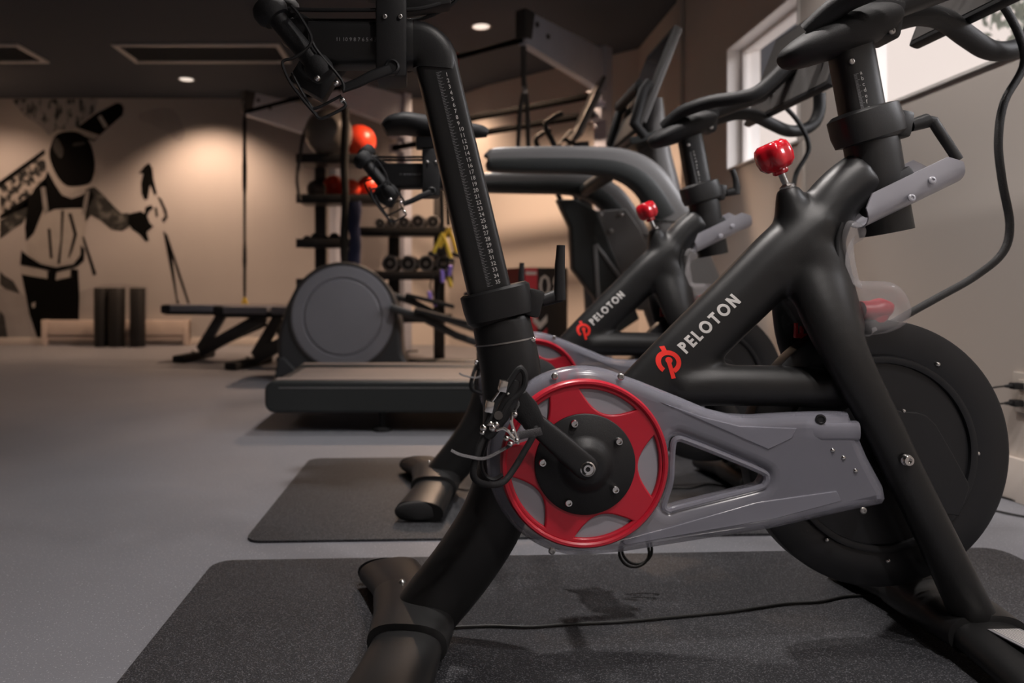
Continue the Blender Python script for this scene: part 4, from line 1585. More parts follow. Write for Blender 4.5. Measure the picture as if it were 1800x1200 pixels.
a_, b_ = floor_pt(378, 989), floor_pt(1752, 966)
n1 = floor_pt(205, 1206)
dl = (n1 - a_)
dl = dl.normalized() * 0.95
floor_mat([a_, a_ + dl, b_ + dl, b_], 'black textured floor mat under the nearest bike, bottom of the picture')
a_, b_ = floor_pt(545, 808), floor_pt(428, 955)
cN = floor_pt(1742, 936)
floor_mat([a_, b_, cN, cN + (a_ - b_)], 'black textured floor mat under the second bike, the farther of two')


def cord(name, pts, r, label, cat, m='cable', group=None, k=6):
    ob = obj(name, MB().tube([Vector(q_) for q_ in cr([tuple(p) for p in pts], k)], r, 8), M[m])
    return tag(ob, label, cat, group)


zc = 0.0105  # loose thin cords lying on mats and floor
P_ = lambda x, y, z=zc: Vector((*floor_pt(x, y).to_2d(), 0)) + Vector((0, 0, z))
cord('floor_cord', [P_(795, 1112), P_(860, 1109), P_(930, 1111), P_(1000, 1106), P_(1090, 1102), P_(1200, 1092), P_(1290, 1083), P_(1378, 1070), P_(1440, 1066), P_(1490, 1056), P_(1560, 1055), P_(1640, 1050)],
     0.0028, 'thin black cord lying across the mat under the nearest bike', 'cord')
cord('floor_cord', [P_(790, 862), P_(818, 866), P_(850, 864), P_(960, 862), P_(1180, 863), P_(1215, 863), P_(1245, 856), P_(1290, 860), P_(1340, 855)], 0.0028,
     'thin black cord on the farther mat under the second bike', 'cord')

# wall outlet on the right wall with two plugs
ox = WALLX


def RW(px_, py_):
    """point on the right wall seen at a pixel"""
    Y = WALLX * F / (px_ - CX)
    return Vector((WALLX, Y, H + (CY - py_) / F * Y))


oc = RW(1800, 690)
ot = thing('wall_outlet', 'cream double outlet plate low on the right wall', 'outlet', (WALLX, oc.y, oc.z))
obj('cover_plate', MB().box((-0.005, -0.010, 0.0), (0.010, 0.085, 0.122), bevel=0.003), M['outlet'], ot)
for s in (-1, 1):
    obj('socket', MB().box((-0.011, -0.010, s * 0.024), (0.004, 0.032, 0.032), bevel=0.0015), M['outlet'], ot)
for i, (s, l) in enumerate(((1, 'upper black plug in the cream wall outlet'), (-1, 'lower black plug in the cream wall outlet'))):
    pt = thing('power_plug', l, 'plug', (WALLX - 0.014, oc.y - 0.010, oc.z + s * 0.026 - 0.004), 0, 'plugs in the wall outlet')
    obj('plug_body', MB().box((-0.017, 0, 0), (0.030, 0.026, 0.020), bevel=0.004), M['rubber'], pt)
    obj('strain_relief', MB().tube([(-0.030, 0, 0), (-0.050, 0.003, -0.001)], [.007, .004], 10), M['rubber'], pt)
    e0 = Vector((-0.050, 0.003, -0.001))
    obj('cord', MB().tube([Vector(q_) for q_ in cr([tuple(e0), (-0.085, 0.02, -0.012), (-0.10, 0.10, -0.06), (-0.10, 0.22, -0.22), (-0.11, 0.26, -0.33 + (0.05 if s < 0 else 0.0)), (-0.16, 0.20, -0.345 + (0.05 if s < 0 else 0)),
                                                    (-0.22, -0.05, -0.352 + (0.052 if s < 0 else 0))], 6)], .0028, 8), M['cable'], pt)
cord('floor_cord', [P_(1640, 892, .004), P_(1700, 886, .004), P_(1740, 872, .004), P_(1790, 884, .004), P_(1850, 905, .004)], 0.003, 'black cord on bare floor by the right baseboard, upper of two', 'cord')
cord('floor_cord', [P_(1650, 902, .004), P_(1700, 893, .004), P_(1735, 897, .004), P_(1800, 910, .004), P_(1860, 918, .004)], 0.003, 'black cord on bare floor by the right baseboard, lower of two', 'cord')

# ================================================================== TREADMILL
tm = thing('treadmill', 'grey treadmill with long curved handrails behind the second bike', 'treadmill', (0.3, 3.66, 0))
TL = lambda v: Vector(v) - Vector((0.3, 3.66, 0))
TY0, TY1 = 3.28, 4.06


def rounded_side(x0, x1, zb, zt, r):
    pts = []
    for cx_, cz_, a0 in ((x1 - r * .4, zt - r * .4, 0), (x0 + r, zt - r, 90), (x0 + r, zb + r, 180), (x1 - r * .4, zb + r * .4, 270)):
        rr = r if cx_ < 0 else r * .4
        for i in range(6):
            th = math.radians(a0 + 90 * i / 5)
            pts.append((cx_ + rr * math.cos(th), cz_ + rr * math.sin(th)))
    return pts


for nm_, y0, y1 in (('side_rail', TY0, TY0 + 0.13), ('side_rail', TY1 - 0.13, TY1)):
    me = plate('side_rail', [[(x - 0.3, z) for x, z in rounded_side(-0.795, 1.05, 0.092, 0.236, 0.045)]], y0 - 3.66, y1 - 3.66, 0.012, 3)
    obj('side_rail', me, M['tread_dark'], tm)
    st_ = MB().box(TL((0.12, (y0 + y1) / 2, 0.2375)), (1.75, 0.085, 0.005), bevel=0.002)
    obj('foot_strip', st_, M['belt'], tm)
    obj('side_groove', MB().box(TL((0.14, y0 - 0.001 if y0 == TY0 else y1 + 0.001, 0.205)), (1.74, 0.004, 0.004)), M['tread'], tm)
rr_ = MB().tube([TL((-0.745, TY0 + 0.13, 0.165)), TL((-0.745, TY1 - 0.13, 0.165))], 0.062, 24)
obj('rear_roller_cover', rr_, M['tread_dark'], tm)
obj('running_belt', MB().box(TL((0.15, 3.67, 0.165)), (1.78, TY1 - TY0 - 0.27, 0.125), bevel=0.02), M['belt'], tm)
hood = [(1.02, 0.06), (1.02, 0.25), (1.10, 0.33), (1.22, 0.36), (1.52, 0.30), (1.60, 0.22), (1.60, 0.06)]
obj('motor_hood', plate('motor_hood', [[(x - 0.3, z) for x, z in hood]], TY0 - 3.66 + 0.02, TY1 - 3.66 - 0.02, 0.02, 3), M['tread_dark'], tm)
for x in (-0.27, 1.2):
    for y in (TY0 + 0.07, TY1 - 0.07):
        obj('levelling_foot', MB().lathe([(.045, 0), (.045, .012), (.03, .018), (.016, .022), (.016, .10)], TL((x, y, 0)), (0, 0, 1), 20), M['rubber'], tm)
# handrails that run into the uprights
rail = [(859, 284, 3), (860.5, 283, 9), (864, 281.5, 15), (874, 280, 20), (950, 280, 22), (1040, 281, 23), (1095, 289, 26), (1135, 312, 30), (1165, 355, 33), (1192, 410, 35), (1225, 490, 37), (1262, 590, 38), (1290, 665, 38)]
for side, Y in ((0, TY0 + 0.03), (1, TY1 - 0.03)):
    up_, lo_ = [], []
    for q_ in cr(rail, 4):
        p = W(q_[0], q_[1], TY0 + 0.03)
        p.y = Y
        up_.append((TL(p), q_[2] * (TY0 + 0.03) / F, .045))
        p2 = W(q_[0] - 3, q_[1] + q_[2] * 0.42, TY0 + 0.03)
        p2.y = Y
        lo_.append((TL(p2), q_[2] * 0.72 * (TY0 + 0.03) / F, .049))
    obj('handrail', MB().sweep(up_, n=28, power=3.2), M['tread'], tm)
    obj('grip_underside', MB().sweep(lo_[:34], n=20, power=3.0), M['tread_dark'], tm)
    # joint line where the rail cover meets the upright
    p = W(1184, 392, TY0 + 0.03)
    p.y = Y
    obj('cover_joint', MB().box(TL(p), (0.19, 0.096, 0.005), rot=Matrix.Rotation(math.radians(8), 3, 'Y')), M['tread_dark'], tm)
# panel between far upright and mast with bolts
Yp = TY1 - 0.10
pan = [(1043, 372), (1098, 368), (1122, 402), (1150, 470), (1178, 545), (1120, 545), (1090, 480)]
me = plate('mast_panel', [[(TL(W(x, y, Yp)).x, TL(W(x, y, Yp)).z) for x, y in pan]], Yp - 3.66 - 0.03, Yp - 3.66 + 0.03, 0.006)
mp = obj('mast_panel', me, M['tread'], tm)
for x, y in ((1056, 377), (1092, 377), (1074, 406)):
    p = TL(W(x, y, Yp - 0.03))
    obj('bolt', dome(MB(), p, .012), M['steel'], mp)
# lower black shrouds
sh1 = [(978, 352), (1010, 352), (1046, 372), (1090, 480), (1120, 560), (1075, 590), (1040, 520), (1004, 472), (1000, 400)]
Yq = TY1 - 0.18
obj('mast_shroud', plate('mast_shroud', [[(TL(W(x, y, Yq)).x, TL(W(x, y, Yq)).z) for x, y in sh1]], Yq - 3.66 - 0.05, Yq - 3.66 + 0.05, 0.012, 3), M['tread_dark'], tm)
rb_ = MB()
rb_.sweep([(TL(W(x, y, Yq - 0.055)), .012, .008) for x, y in ((1046, 430), (1050, 500), (1056, 560))], n=10, power=3)
rb_.sweep([(TL(W(x, y, Yq - 0.055)), .010, .008) for x, y in ((1048, 430), (1070, 460), (1092, 490))], n=10, power=3)
obj('shroud_rib', rb_, M['tread'], tm)
# cross tube under the console with the black bumper
cb_ = MB()
cb_.sweep([(TL(W(1080, 300, TY0 + .05)), .035, .035), (TL(W(1080, 300, TY0 + .05)) + Vector((0, TY1 - TY0 - .1, 0)), .035, .035)], ref=(0, 0, 1), n=16)
obj('cross_tube', cb_, M['tread_dark'], tm)
# console slab, tilted towards the runner
Yc = 3.66
b0, b1 = W(1098, 246, Yc), W(1166, 72, Yc)
ax_ = (b1 - b0)
Lc = ax_.length
ax_.normalize()
nn_ = Vector((ax_.z, 0, -ax_.x))
Rc = Matrix((nn_, Vector((0, 1, 0)), ax_)).transposed()
co = obj('console', MB().box(TL(b0.lerp(b1, .5)), (0.030, 0.46, Lc), rot=Rc, bevel=0.010), M['rigdark'], tm)
obj('display', MB().box(TL(b0.lerp(b1, .62)) - nn_ * 0.0155, (0.002, 0.40, Lc * .62), rot=Rc), M['console'], co)
obj('rear_shell', MB().box(TL(b0.lerp(b1, .55)) + nn_ * 0.022, (0.022, 0.42, Lc * .9), rot=Rc, bevel=0.008), M['tread'], co)
mk = MB()
mk.sweep([(TL(W(1168, 360, Yc)), .075, .14), (TL(W(1150, 280, Yc)), .07, .13), (TL(W(1146, 225, Yc)), .055, .11), (TL(W(1148, 180, Yc)), .03, .10)], n=20, power=3)
obj('console_mast', mk, M['tread'], tm)
gb = MB()
for y in (3.42, 3.90):
    p0_, p1_ = W(1128, 175, Yc), W(1094, 252, Yc)
    pts = [Vector((W(1118, 168, Yc).x, y, W(1118, 168, Yc).z)), Vector((W(1108, 190, Yc).x, y, W(1108, 180, Yc).z)), Vector((W(1092, 240, Yc).x, y, W(1092, 236, Yc).z)), Vector((W(1110, 262, Yc).x, y, W(1110, 258, Yc).z))]
    gb.tube([TL(q_) for q_ in pts], .024, 12)
gb.sweep([(TL(W(1105, 170, Yc)) + Vector((0, -0.2, 0)), .022, .03), (TL(W(1105, 170, Yc)) + Vector((0, 0.2, 0)), .022, .03)], ref=(0, 0, 1), n=14)
obj('reach_bar', gb, M['rubber'], tm)
obj('console_tray', MB().box(TL(W(1112, 258, Yc)), (0.16, 0.50, 0.035), rot=Matrix.Rotation(math.radians(-15), 3, 'Y'), bevel=0.01), M['tread_dark'], tm)

# ================================================================== ELLIPTICAL
EY = 5.10
el = thing('elliptical_trainer', 'dark elliptical trainer with a big round rear wheel housing behind the treadmill', 'elliptical', (-0.65, 5.32, 0))
EL_ = lambda v: Vector(v) - Vector((-0.65, 5.32, 0))


def E2(pts, Y=EY):
    return [(EL_(W(x, y, Y)).x, EL_(W(x, y, Y)).z) for x, y in pts]


hs_ = cr([(488, 640), (487, 600), (495, 560), (510, 522), (540, 487), (580, 471), (625, 470), (664, 488), (690, 522), (703, 565), (706, 600), (708, 622), (716, 636)], 4)
hs_ = hs_ + [(716, 668), (488, 668)]
obj('wheel_housing', plate('wheel_housing', [E2(hs_)], EY - 5.32, EY - 5.32 + 0.42, 0.035, 4), M['ell'], el)
dc = EL_(W(602, 557, EY - 0.0))
rD = 88 / F * EY
dm = MB().lathe([(rD * 1.03, .004), (rD * 1.02, -.006), (rD * .985, -.010), (rD * .98, -.010), (rD * .80, -.014), (rD * .785, -.004), (rD * .76, -.006), (rD * .74, -.014), (0, -.020)], dc, (0, 1, 0), 72)
obj('round_cover', dm, M['elldisc'], el)
obj('cover_ring', MB().lathe([(rD * 1.10, .004), (rD * 1.09, -.004), (rD * 1.04, -.008), (rD * 1.03, .002)], dc, (0, 1, 0), 72), M['rigdark'], el)
fl_ = [(486, 668), (488, 640), (520, 645), (560, 655), (720, 655), (720, 672), (486, 672)]
obj('base_shoe', plate('base_shoe', [E2([(484, 662), (490, 628), (500, 628), (520, 648), (730, 640), (730, 664), (500, 664)])], EY - 5.32 - .03, EY - 5.32 + 0.45, 0.01, 2), M['ell'], el)
bs = MB().sweep([(EL_(W(700, 640, 5.32)), .04, .06), (EL_(W(1030, 640, 5.32)), .04, .06)], n=14, power=4)
obj('floor_beam', bs, M['ell'], el)
obj('front_foot', MB().box(EL_((W(1030, 640, 5.32).x, 5.32, 0.04)), (0.10, 0.62, 0.08), bevel=0.015), M['ell'], el)
obj('rear_foot', MB().box(EL_((W(520, 640, 5.32).x, 5.32, 0.02)), (0.10, 0.56, 0.04), bevel=0.01), M['rubber'], el)
for k, (y_, dz, dx) in enumerate(((EY - .04, 0, 0), (EY + .44, -24, -20))):
    am = MB()
    am.sweep([(EL_(W(x + dx, y + dz, 5.32)) + Vector((0, y_ - 5.32, 0)), .026, .02) for x, y in ((690, 538), (745, 556), (800, 585), (860, 606))], n=12, power=3)
    obj('foot_link', am, M['ell'], el)
    fp = MB().box(EL_(W(775 + dx, 558 + dz, 5.32)) + Vector((0, y_ - 5.32, 0.02)), (0.38, 0.15, 0.03), rot=Matrix.Rotation(math.radians(14), 3, 'Y'), bevel=0.010)
    obj('foot_plate', fp, M['rubber'], el)
ma = MB().sweep([(EL_(W(1050, 640, 5.32)), .07, .06), (EL_(W(1040, 500, 5.32)), .06, .05), (EL_(W(1030, 360, 5.32)), .05, .045), (EL_(W(1024, 250, 5.32)), .045, .04)], n=18, power=3)
obj('mast', ma, M['ell'], el)
b0, b1 = W(1005, 250, 5.2), W(1058, 140, 5.2)
ax_ = (b1 - b0)
Lc = ax_.length
ax_.normalize()
nn_ = Vector((ax_.z, 0, -ax_.x))
Rc = Matrix((nn_, Vector((0, 1, 0)), ax_)).transposed()
co = obj('console', MB().box(EL_(b0.lerp(b1, .5)) + Vector((0, .1, 0)), (0.03, 0.40, Lc), rot=Rc, bevel=0.010), M['rigdark'], el)
obj('display', MB().box(EL_(b0.lerp(b1, .58)) - nn_ * 0.0155 + Vector((0, .1, 0)), (0.002, 0.34, Lc * .6), rot=Rc), M['console'], co)
obj('rear_shell', MB().box(EL_(b0.lerp(b1, .45)) + nn_ * 0.025 + Vector((0, .1, 0)), (0.03, 0.32, Lc * .7), rot=Rc, bevel=0.01), M['tread'], co)
for y_ in (-.26, .26):
    hb2 = MB()
    pts = [(1030, 470), (1010, 380), (985, 320), (965, 268), (950, 235), (962, 222), (978, 214)]
    hb2.tube([Vector(q_) for q_ in cr([tuple(EL_(W(x, y, 5.32)) + Vector((0, y_, 0))) for x, y in pts], 4)], .019, 12)
    obj('swing_handle', hb2, M['rubber'], el)
for y_ in (-.12, .12):
    gr_ = MB().tube([EL_(W(1012, 262, 5.32)) + Vector((0, y_, 0)), EL_(W(985, 250, 5.32)) + Vector((0, y_, 0)), EL_(W(1000, 236, 5.32)) + Vector((0, y_, 0))], .016, 10)
    obj('fixed_grip', gr_, M['rubber'], el)

# ================================================================== WEIGHT BENCHES


def bench(x, y, rz, label):
    t = thing('weight_bench', label, 'bench', (x, y, 0), rz, 'adjustable weight benches')
    for x0, x1 in ((-0.60, -0.13), (-0.11, 0.62)):
        p_ = obj('pad', MB().box(((x0 + x1) / 2, 0, 0.470), (x1 - x0, 0.27, 0.065), bevel=0.02), M['vinyl'], t)
        obj('pad_base', MB().box(((x0 + x1) / 2, 0, 0.425), (x1 - x0 - .03, 0.25, 0.03), bevel=0.004), M['rubber'], p_)
    obj('head_end', MB().box((-0.57, 0, 0.460), (0.10, 0.285, 0.085), bevel=0.025), M['rubber'], t)
    f = MB()
    f.sweep([(Vector((-0.30, 0, 0.07)), .055, .035), (Vector((0.30, 0, 0.40)), .055, .035)], n=12, power=5)
    f.sweep([(Vector((-0.10, 0, 0.41)), .045, .03), (Vector((-0.30, 0, 0.09)), .05, .03)], n=12, power=5)
    obj('frame', f, M['rigdark'], t)
    lad = MB()
    lad.sweep([(Vector((-0.20, 0.05, 0.11)), .022, .006), (Vector((0.30, 0.05, 0.33)), .022, .006)], n=8, power=6)
    for i in range(6):
        v = Vector((-0.16, 0.05, 0.145)).lerp(Vector((0.26, 0.05, 0.34)), i / 5)
        lad.box(v, (.022, .012, .045), rot=Matrix.Rotation(-.42, 3, 'Y'))
    obj('ladder_plate', lad, M['rigdark'], t)
    obj('rear_foot', MB().box((-0.36, 0, 0.035), (0.11, 0.62, 0.06), bevel=0.015), M['rubber'], t)
    obj('front_foot', MB().box((0.52, 0, 0.03), (0.08, 0.40, 0.055), bevel=0.015), M['rubber'], t)
    obj('front_leg', MB().sweep([(Vector((0.40, 0, 0.41)), .03, .025), (Vector((0.52, 0, 0.05)), .03, .025)], n=12, power=5), M['rigdark'], t)
    for y_ in (-.09, .09):
        obj('bolt', MB().ball((-0.335, y_, 0.075), .017, 12, 8), M['chrome'], t)
    return t


p = W(345, 560, 6.5)
bench(p.x + 0.31, 6.55, math.radians(-8), 'dark padded weight bench, the left and farther of the two')
p = W(452, 560, 5.85)
bench(p.x + 0.24, 5.95, math.radians(-14), 'dark padded weight bench, partly hidden behind the big round wheel housing')

# ================================================================== RIG
rig = thing('training_rig', 'tall grey steel training rig with overhead arms and pull-up bars', 'exercise rig', (0, 7.0, 0))
RG = lambda v: Vector(v) - Vector((0, 7.0, 0))
adir = Vector((0.657, 0.754, 0))


def arm_at(tip, L_, zt):
    z_t, z_b = zt, zt - 0.235
    pp = [tip + Vector((0, 0, z_t - 0.0)), tip + adir * L_ + Vector((0, 0, z_t)), tip + adir * L_ + Vector((0, 0, z_b - 0.11)), tip + Vector((0, 0, z_b))]
    n_ = Vector((adir.y, -adir.x, 0)) * 0.07
    a_o = obj('overhead_arm', MB().prism([RG(q_ - n_ / 2) for q_ in pp], n_, bevel=0.006), M['rig'], rig)
    cpb = MB().prism([RG(q_ - n_ * .6) for q_ in (tip - adir * .03 + Vector((0, 0, z_t + .005)), tip + adir * .09 + Vector((0, 0, z_t + .005)), tip + adir * .05 + Vector((0, 0, z_b + .04)), tip - adir * .03 + Vector((0, 0, z_b + .04)))], n_ * 1.2, bevel=0.004)
    obj('end_bracket', cpb, M['rigdark'], a_o)
    for s_, dz in ((.12, -.07), (.26, -.12)):
        bb_ = RG(tip + adir * s_ + Vector((0, 0, z_t + dz)) + n_ * 0.5)
        obj('bolt', MB().lathe([(.020, 0), (.020, .010), (.012, .014), (0, .014)], bb_, n_, 14), M['rigdark'], a_o)
    return tip + adir * L_


ZT = 1.93 + H
tipC, tipA = Vector((0.575, 5.10, 0)), Vector((-1.93, 7.20, 0))
tA = tipA
tB_ = tipA.lerp(tipC, 0.32)
ups = []
for tip, L_ in ((tipC, 1.10), (tB_, 1.10), (tA, 1.12)):
    base_ = arm_at(tip, L_, ZT)
    ups.append(base_)
    u_ = MB().box(RG(base_ + adir * .05 + Vector((0, 0, (ZT + .03) / 2))), (.11, .11, ZT + .03), rot=Matrix.Rotation(math.radians(49), 3, 'Z'), bevel=.006)
    uo = obj('upright', u_, M['rig'], rig)
    obj('floor_plate', MB().box(RG(base_ + adir * .05 + Vector((0, 0, .008))), (.2, .2, .016), rot=Matrix.Rotation(math.radians(49), 3, 'Z')), M['rigdark'], uo)
bz = ZT - 0.20
for a_, b_ in ((tipC, tB_), (tB_, tA)):
    obj('pull_up_bar', MB().tube([RG(a_ + Vector((0, 0, bz))), RG(b_ + Vector((0, 0, bz)))], .019, 14), M['barblk'], rig)
off_ = -adir * .10
for zz in (2.20, 2.05):
    obj('cross_bar', MB().tube([RG(ups[0] + off_ + Vector((0, 0, zz))), RG(ups[1] + off_ + Vector((0, 0, zz)))], .030, 14), M['barblk'], rig)
    for q_ in (ups[0], ups[1]):
        obj('bar_bracket', MB().box(RG(q_ + off_ * .55 + Vector((0, 0, zz))), (.09, .13, .09), rot=Matrix.Rotation(math.radians(49), 3, 'Z'), bevel=.006), M['rig'], rig)

# straps hanging from the rig
zA = bz
s0 = Vector((tipA.x - 0.01, tipA.y - 0.03, zA))
sx_ = W(430, 300, s0.y).x
stp = thing('suspension_strap', 'long black suspension strap with yellow tip hanging from the left rig arm', 'strap', (sx_, s0.y, zA + .02))
zbot = W(430, 548, s0.y).z - (zA + .02)
wb_ = MB()
zs = [(0.03, .010), (-.10, .016), (-.14, .020), (-.35, .016), (-.50, .020), (-.56, .024), (-.75, .022), (-.85, .014), (-1.30, .013), (-1.38, .018), (-1.50, .020), (-1.58, .014), (zbot + .22, .014), (zbot + .12, .008)]
wb_.sweep([(Vector((0, 0, z)), .006, r_) for z, r_ in zs], ref=(1, 0, 0), n=10, power=4)
obj('webbing', wb_, M['strap'], stp)
obj('handle_loop', MB().tube([Vector(q_) for q_ in cr([(0, 0, zbot + .14), (-.045, 0, zbot), (-.03, 0, zbot - .03), (.03, 0, zbot - .03), (.045, 0, zbot), (0, 0, zbot + .14)], 4)], .014, 8), M['yellow'], stp)
obj('carabiner', MB().tube([Vector((0.025 * math.cos(t_ / 12 * 2 * PI), 0, 0.03 + .045 * math.sin(t_ / 12 * 2 * PI))) for t_ in range(12)], .005, 8, closed=True), M['steel'], stp)

ls = thing('loop_band', 'black stretch loop hanging from the tall right rig arm', 'strap', (tipC.x + .03, tipC.y + .02, bz - .02))
top = Vector((0, 0, .03))
cxm = tipC.x + .03
fx = lambda x, y: W(x, y, tipC.y + .02) - Vector((cxm, tipC.y + .02, bz - .02))
for pts in ([(919, 78), (920, 140), (921, 160), (915, 190), (912, 230), (910, 275)], [(921, 78), (921, 140), (923, 158), (927, 195), (928, 230), (929, 275)]):
    obj('webbing', MB().sweep([(Vector(q_), .0025, .016) for q_ in cr([tuple(fx(x, y)) for x, y in pts], 4)], ref=(1, 0, 0), n=8, power=4), M['rigdark'], ls)
obj('buckle', MB().box(fx(922, 158), (.04, .012, .05), bevel=.004), M['steel'], ls)
b_ = fx(920, 292)
obj('foot_loop', MB().tube([Vector(q_) for q_ in cr([tuple(fx(910, 275)), tuple(fx(908, 300)), tuple(fx(919, 312)), tuple(fx(931, 300)), tuple(fx(929, 275))], 4)], .010, 8), M['strap'], ls)

q0 = tipC.lerp(tB_, 0.27)
rdl = obj('resistance_band', MB().sweep([(Vector((0.012 * math.sin(z_ * 7), 0, z_)), .004, .02) for z_ in (.03, -.05, -.15, -.25, -.35)], ref=(1, 0, 0), n=8, power=4), M['bandred'])
rdl.location = (q0.x, q0.y, bz)
tag(rdl, 'red resistance band looped over the overhead pull-up bar', 'band')

# suspension trainers with yellow handles, hung from the middle of the rig
for i, (cx_, cyy, lab) in enumerate(((777, 405, 'yellow suspension handle pair on black strap, left of the two beside the seat post'),
                                     (788, 396, 'yellow suspension handle pair on black strap, right of the two beside the seat post'))):
    Yh = 5.50 + 0.10 * i
    o0 = W(cx_, cyy, Yh)
    t = thing('suspension_trainer', lab, 'suspension trainer', o0, 0, 'yellow suspension trainers')
    f3 = lambda x, y: W(x, y, Yh) - o0
    obj('webbing', MB().sweep([(f3(cx_ - 8 - 10 * i, 120), .004, .012), (f3(cx_ - 3 - 4 * i, 250), .004, .012), (f3(cx_, cyy), .004, .014)], ref=(1, 0, 0), n=8, power=4), M['strap'], t)
    for s_ in (-1, 1):
        sp_ = [(cx_, cyy + 4), (cx_ + s_ * 7, cyy + 22), (cx_ + s_ * 13, cyy + 38 + 4 * s_), (cx_ + s_ * 15, cyy + 44 + 5 * s_)]
        obj('handle_strap', MB().tube([f3(*q_) for q_ in sp_], [.011, .014, .016, .016], 10), M['yellow'], t)
        obj('hand_grip', MB().tube([f3(cx_ + s_ * 15 - 6, cyy + 46 + 5 * s_) + Vector((0, -.04, 0)), f3(cx_ + s_ * 15 + 4, cyy + 48 + 5 * s_) + Vector((0, .05, 0))], .017, 12), M['rubber'], t)
# coiled tubes with lavender and yellow grips below them
for i, (pts, m_, lab) in enumerate((([(777, 474), (778, 497)], 'purple', 'lavender rubber grip hanging below the yellow suspension handles, left of two high ones'),
                                    ([(792, 466), (789, 485)], 'purple', 'lavender rubber grip hanging below the yellow suspension handles, beside a yellow one'),
                                    ([(788, 486), (793, 505)], 'yellow', 'short yellow rubber grip hanging under the lavender grips'),
                                    ([(754, 512), (757, 528)], 'purple', 'lavender rubber grip hanging low behind the treadmill, left of the low pair'),
                                    ([(768, 528), (763, 539)], 'purple', 'lavender rubber grip hanging low behind the treadmill, right of the low pair'))):
    Yh = 5.62
    o0 = W(*pts[0], Yh)
    t = thing('tube_handle', lab, 'resistance tube', o0, 0, 'hanging resistance tubes')
    e_ = W(*pts[1], Yh) - o0
    obj('hand_grip', MB().lathe([(.010, 0), (.016, .006), (.018, e_.length * .5), (.016, e_.length - .006), (.010, e_.length)], (0, 0, 0), e_, 14), M[m_], t)
    topz = W(772 + i * 3, 420, Yh) - o0
    obj('tubing', MB().tube([Vector(q_) for q_ in cr([tuple(e_ * .95), (e_.x * .5 + .022, 0.02, e_.z * .2), (.01, .02, .06), tuple(topz * .5 + Vector((.012, .02, 0))), tuple(topz)], 4)], .006, 8), M['strap'], t)

# ================================================================== STORAGE RACKS


def rack(name, label, uprights, shelves, Y, dep):
    t = thing(name, label, 'rack', (W(660, 500, Y).x, Y, 0))
    T0 = Vector(t.location)
    for ux, top_ in uprights:
        p = W(ux, 500, Y)
        zt_ = W(ux, top_, Y).z
        obj('upright', MB().box(Vector((p.x, Y + dep / 2 + .03, zt_ / 2)) - T0, (.10, .07, zt_), bevel=.006), M['rigdark'], t)
    for sy, x0, x1 in shelves:
        a_, b_ = W(x0, sy, Y), W(x1, sy, Y)
        sh_ = obj('shelf', MB().box(Vector(((a_.x + b_.x) / 2, Y, a_.z)) - T0, (b_.x - a_.x, dep, .028), bevel=.004), M['rigdark'], t)
        obj('front_lip', MB().box(Vector(((a_.x + b_.x) / 2, Y - dep / 2 - .006, a_.z + .012)) - T0, (b_.x - a_.x + .02, .014, .075), bevel=.004), M['rubber'], sh_)
    return t


YR = 6.30
br = rack('storage_rack', 'dark steel storage rack holding the exercise balls and dumbbells', [(557, 205), (690, 330), (772, 330)],
          [(287, 530, 668), (356, 530, 668), (432, 530, 625), (500, 530, 625), (412, 636, 792), (487, 636, 792), (560, 530, 792)], YR, .36)
T0 = Vector(br.location)
gp_ = MB()
for x in (533,):
    pts = [(x + 4, 205, .18), (x + 5, 250, -.16), (x + 2, 285, -.20), (x - 2, 318, -.22), (x, 345, -.20), (x + 3, 358, -.18)]
    gp_.tube([Vector(q_) for q_ in cr([tuple(W(a_, b_, YR) + Vector((0, c_, 0)) - T0) for a_, b_, c_ in pts], 4)], .016, 8)
obj('guard_tube', gp_, M['rigdark'], br)


def ball(name, x, y, rpx, m, label, grp, Y=YR):
    ob = obj(name, MB().ball((0, 0, 0), rpx / F * Y, 32, 20), M[m])
    ob.location = W(x, y, Y)
    return tag(ob, label, 'ball', grp)


ball('stability_ball', 578, 234, 42, 'gball', 'large grey exercise ball on the top shelf of the storage rack', 'exercise balls', YR - .10)
ball('medicine_ball', 632, 249, 29, 'rball', 'bright orange-red ball on the top shelf beside the large grey ball', 'exercise balls', YR + .12)
ball('medicine_ball', 556, 333, 17, 'dball', 'small black ball on the second shelf, leftmost', 'exercise balls', YR - .08)
ball('medicine_ball', 587, 328, 20, 'rball', 'red ball on the second shelf, just right of the small black ball', 'exercise balls', YR + .12)
ball('medicine_ball', 617, 332, 17, 'rball', 'red ball on the second shelf behind the second saddle, middle one', 'exercise balls', YR - .05)
ball('medicine_ball', 647, 329, 20, 'rball', 'orange-red ball on the second shelf, rightmost', 'exercise balls', YR + .08)
# clips and small plates on the third shelf
for i, x in enumerate((540, 556, 572, 588, 604)):
    ob = obj('weight_plate', MB().lathe([(.012, -.012), (.035 + .012 * (i % 2), -.014), (.038 + .012 * (i % 2), 0), (.035 + .012 * (i % 2), .014), (.012, .012), (.012, -.012)], (0, 0, 0), (0.25, 1, 0), 24), M['rubber'])
    a_ = W(x, 432, YR - .05)
    ob.location = (a_.x, a_.y, a_.z + .014 + .038 + .012 * (i % 2))
    tag(ob, 'small black weight plate standing on the third rack shelf, %s' % ('leftmost', 'second from left', 'middle one', 'second from right', 'rightmost')[i], 'weight plate', 'small plates on the third shelf')


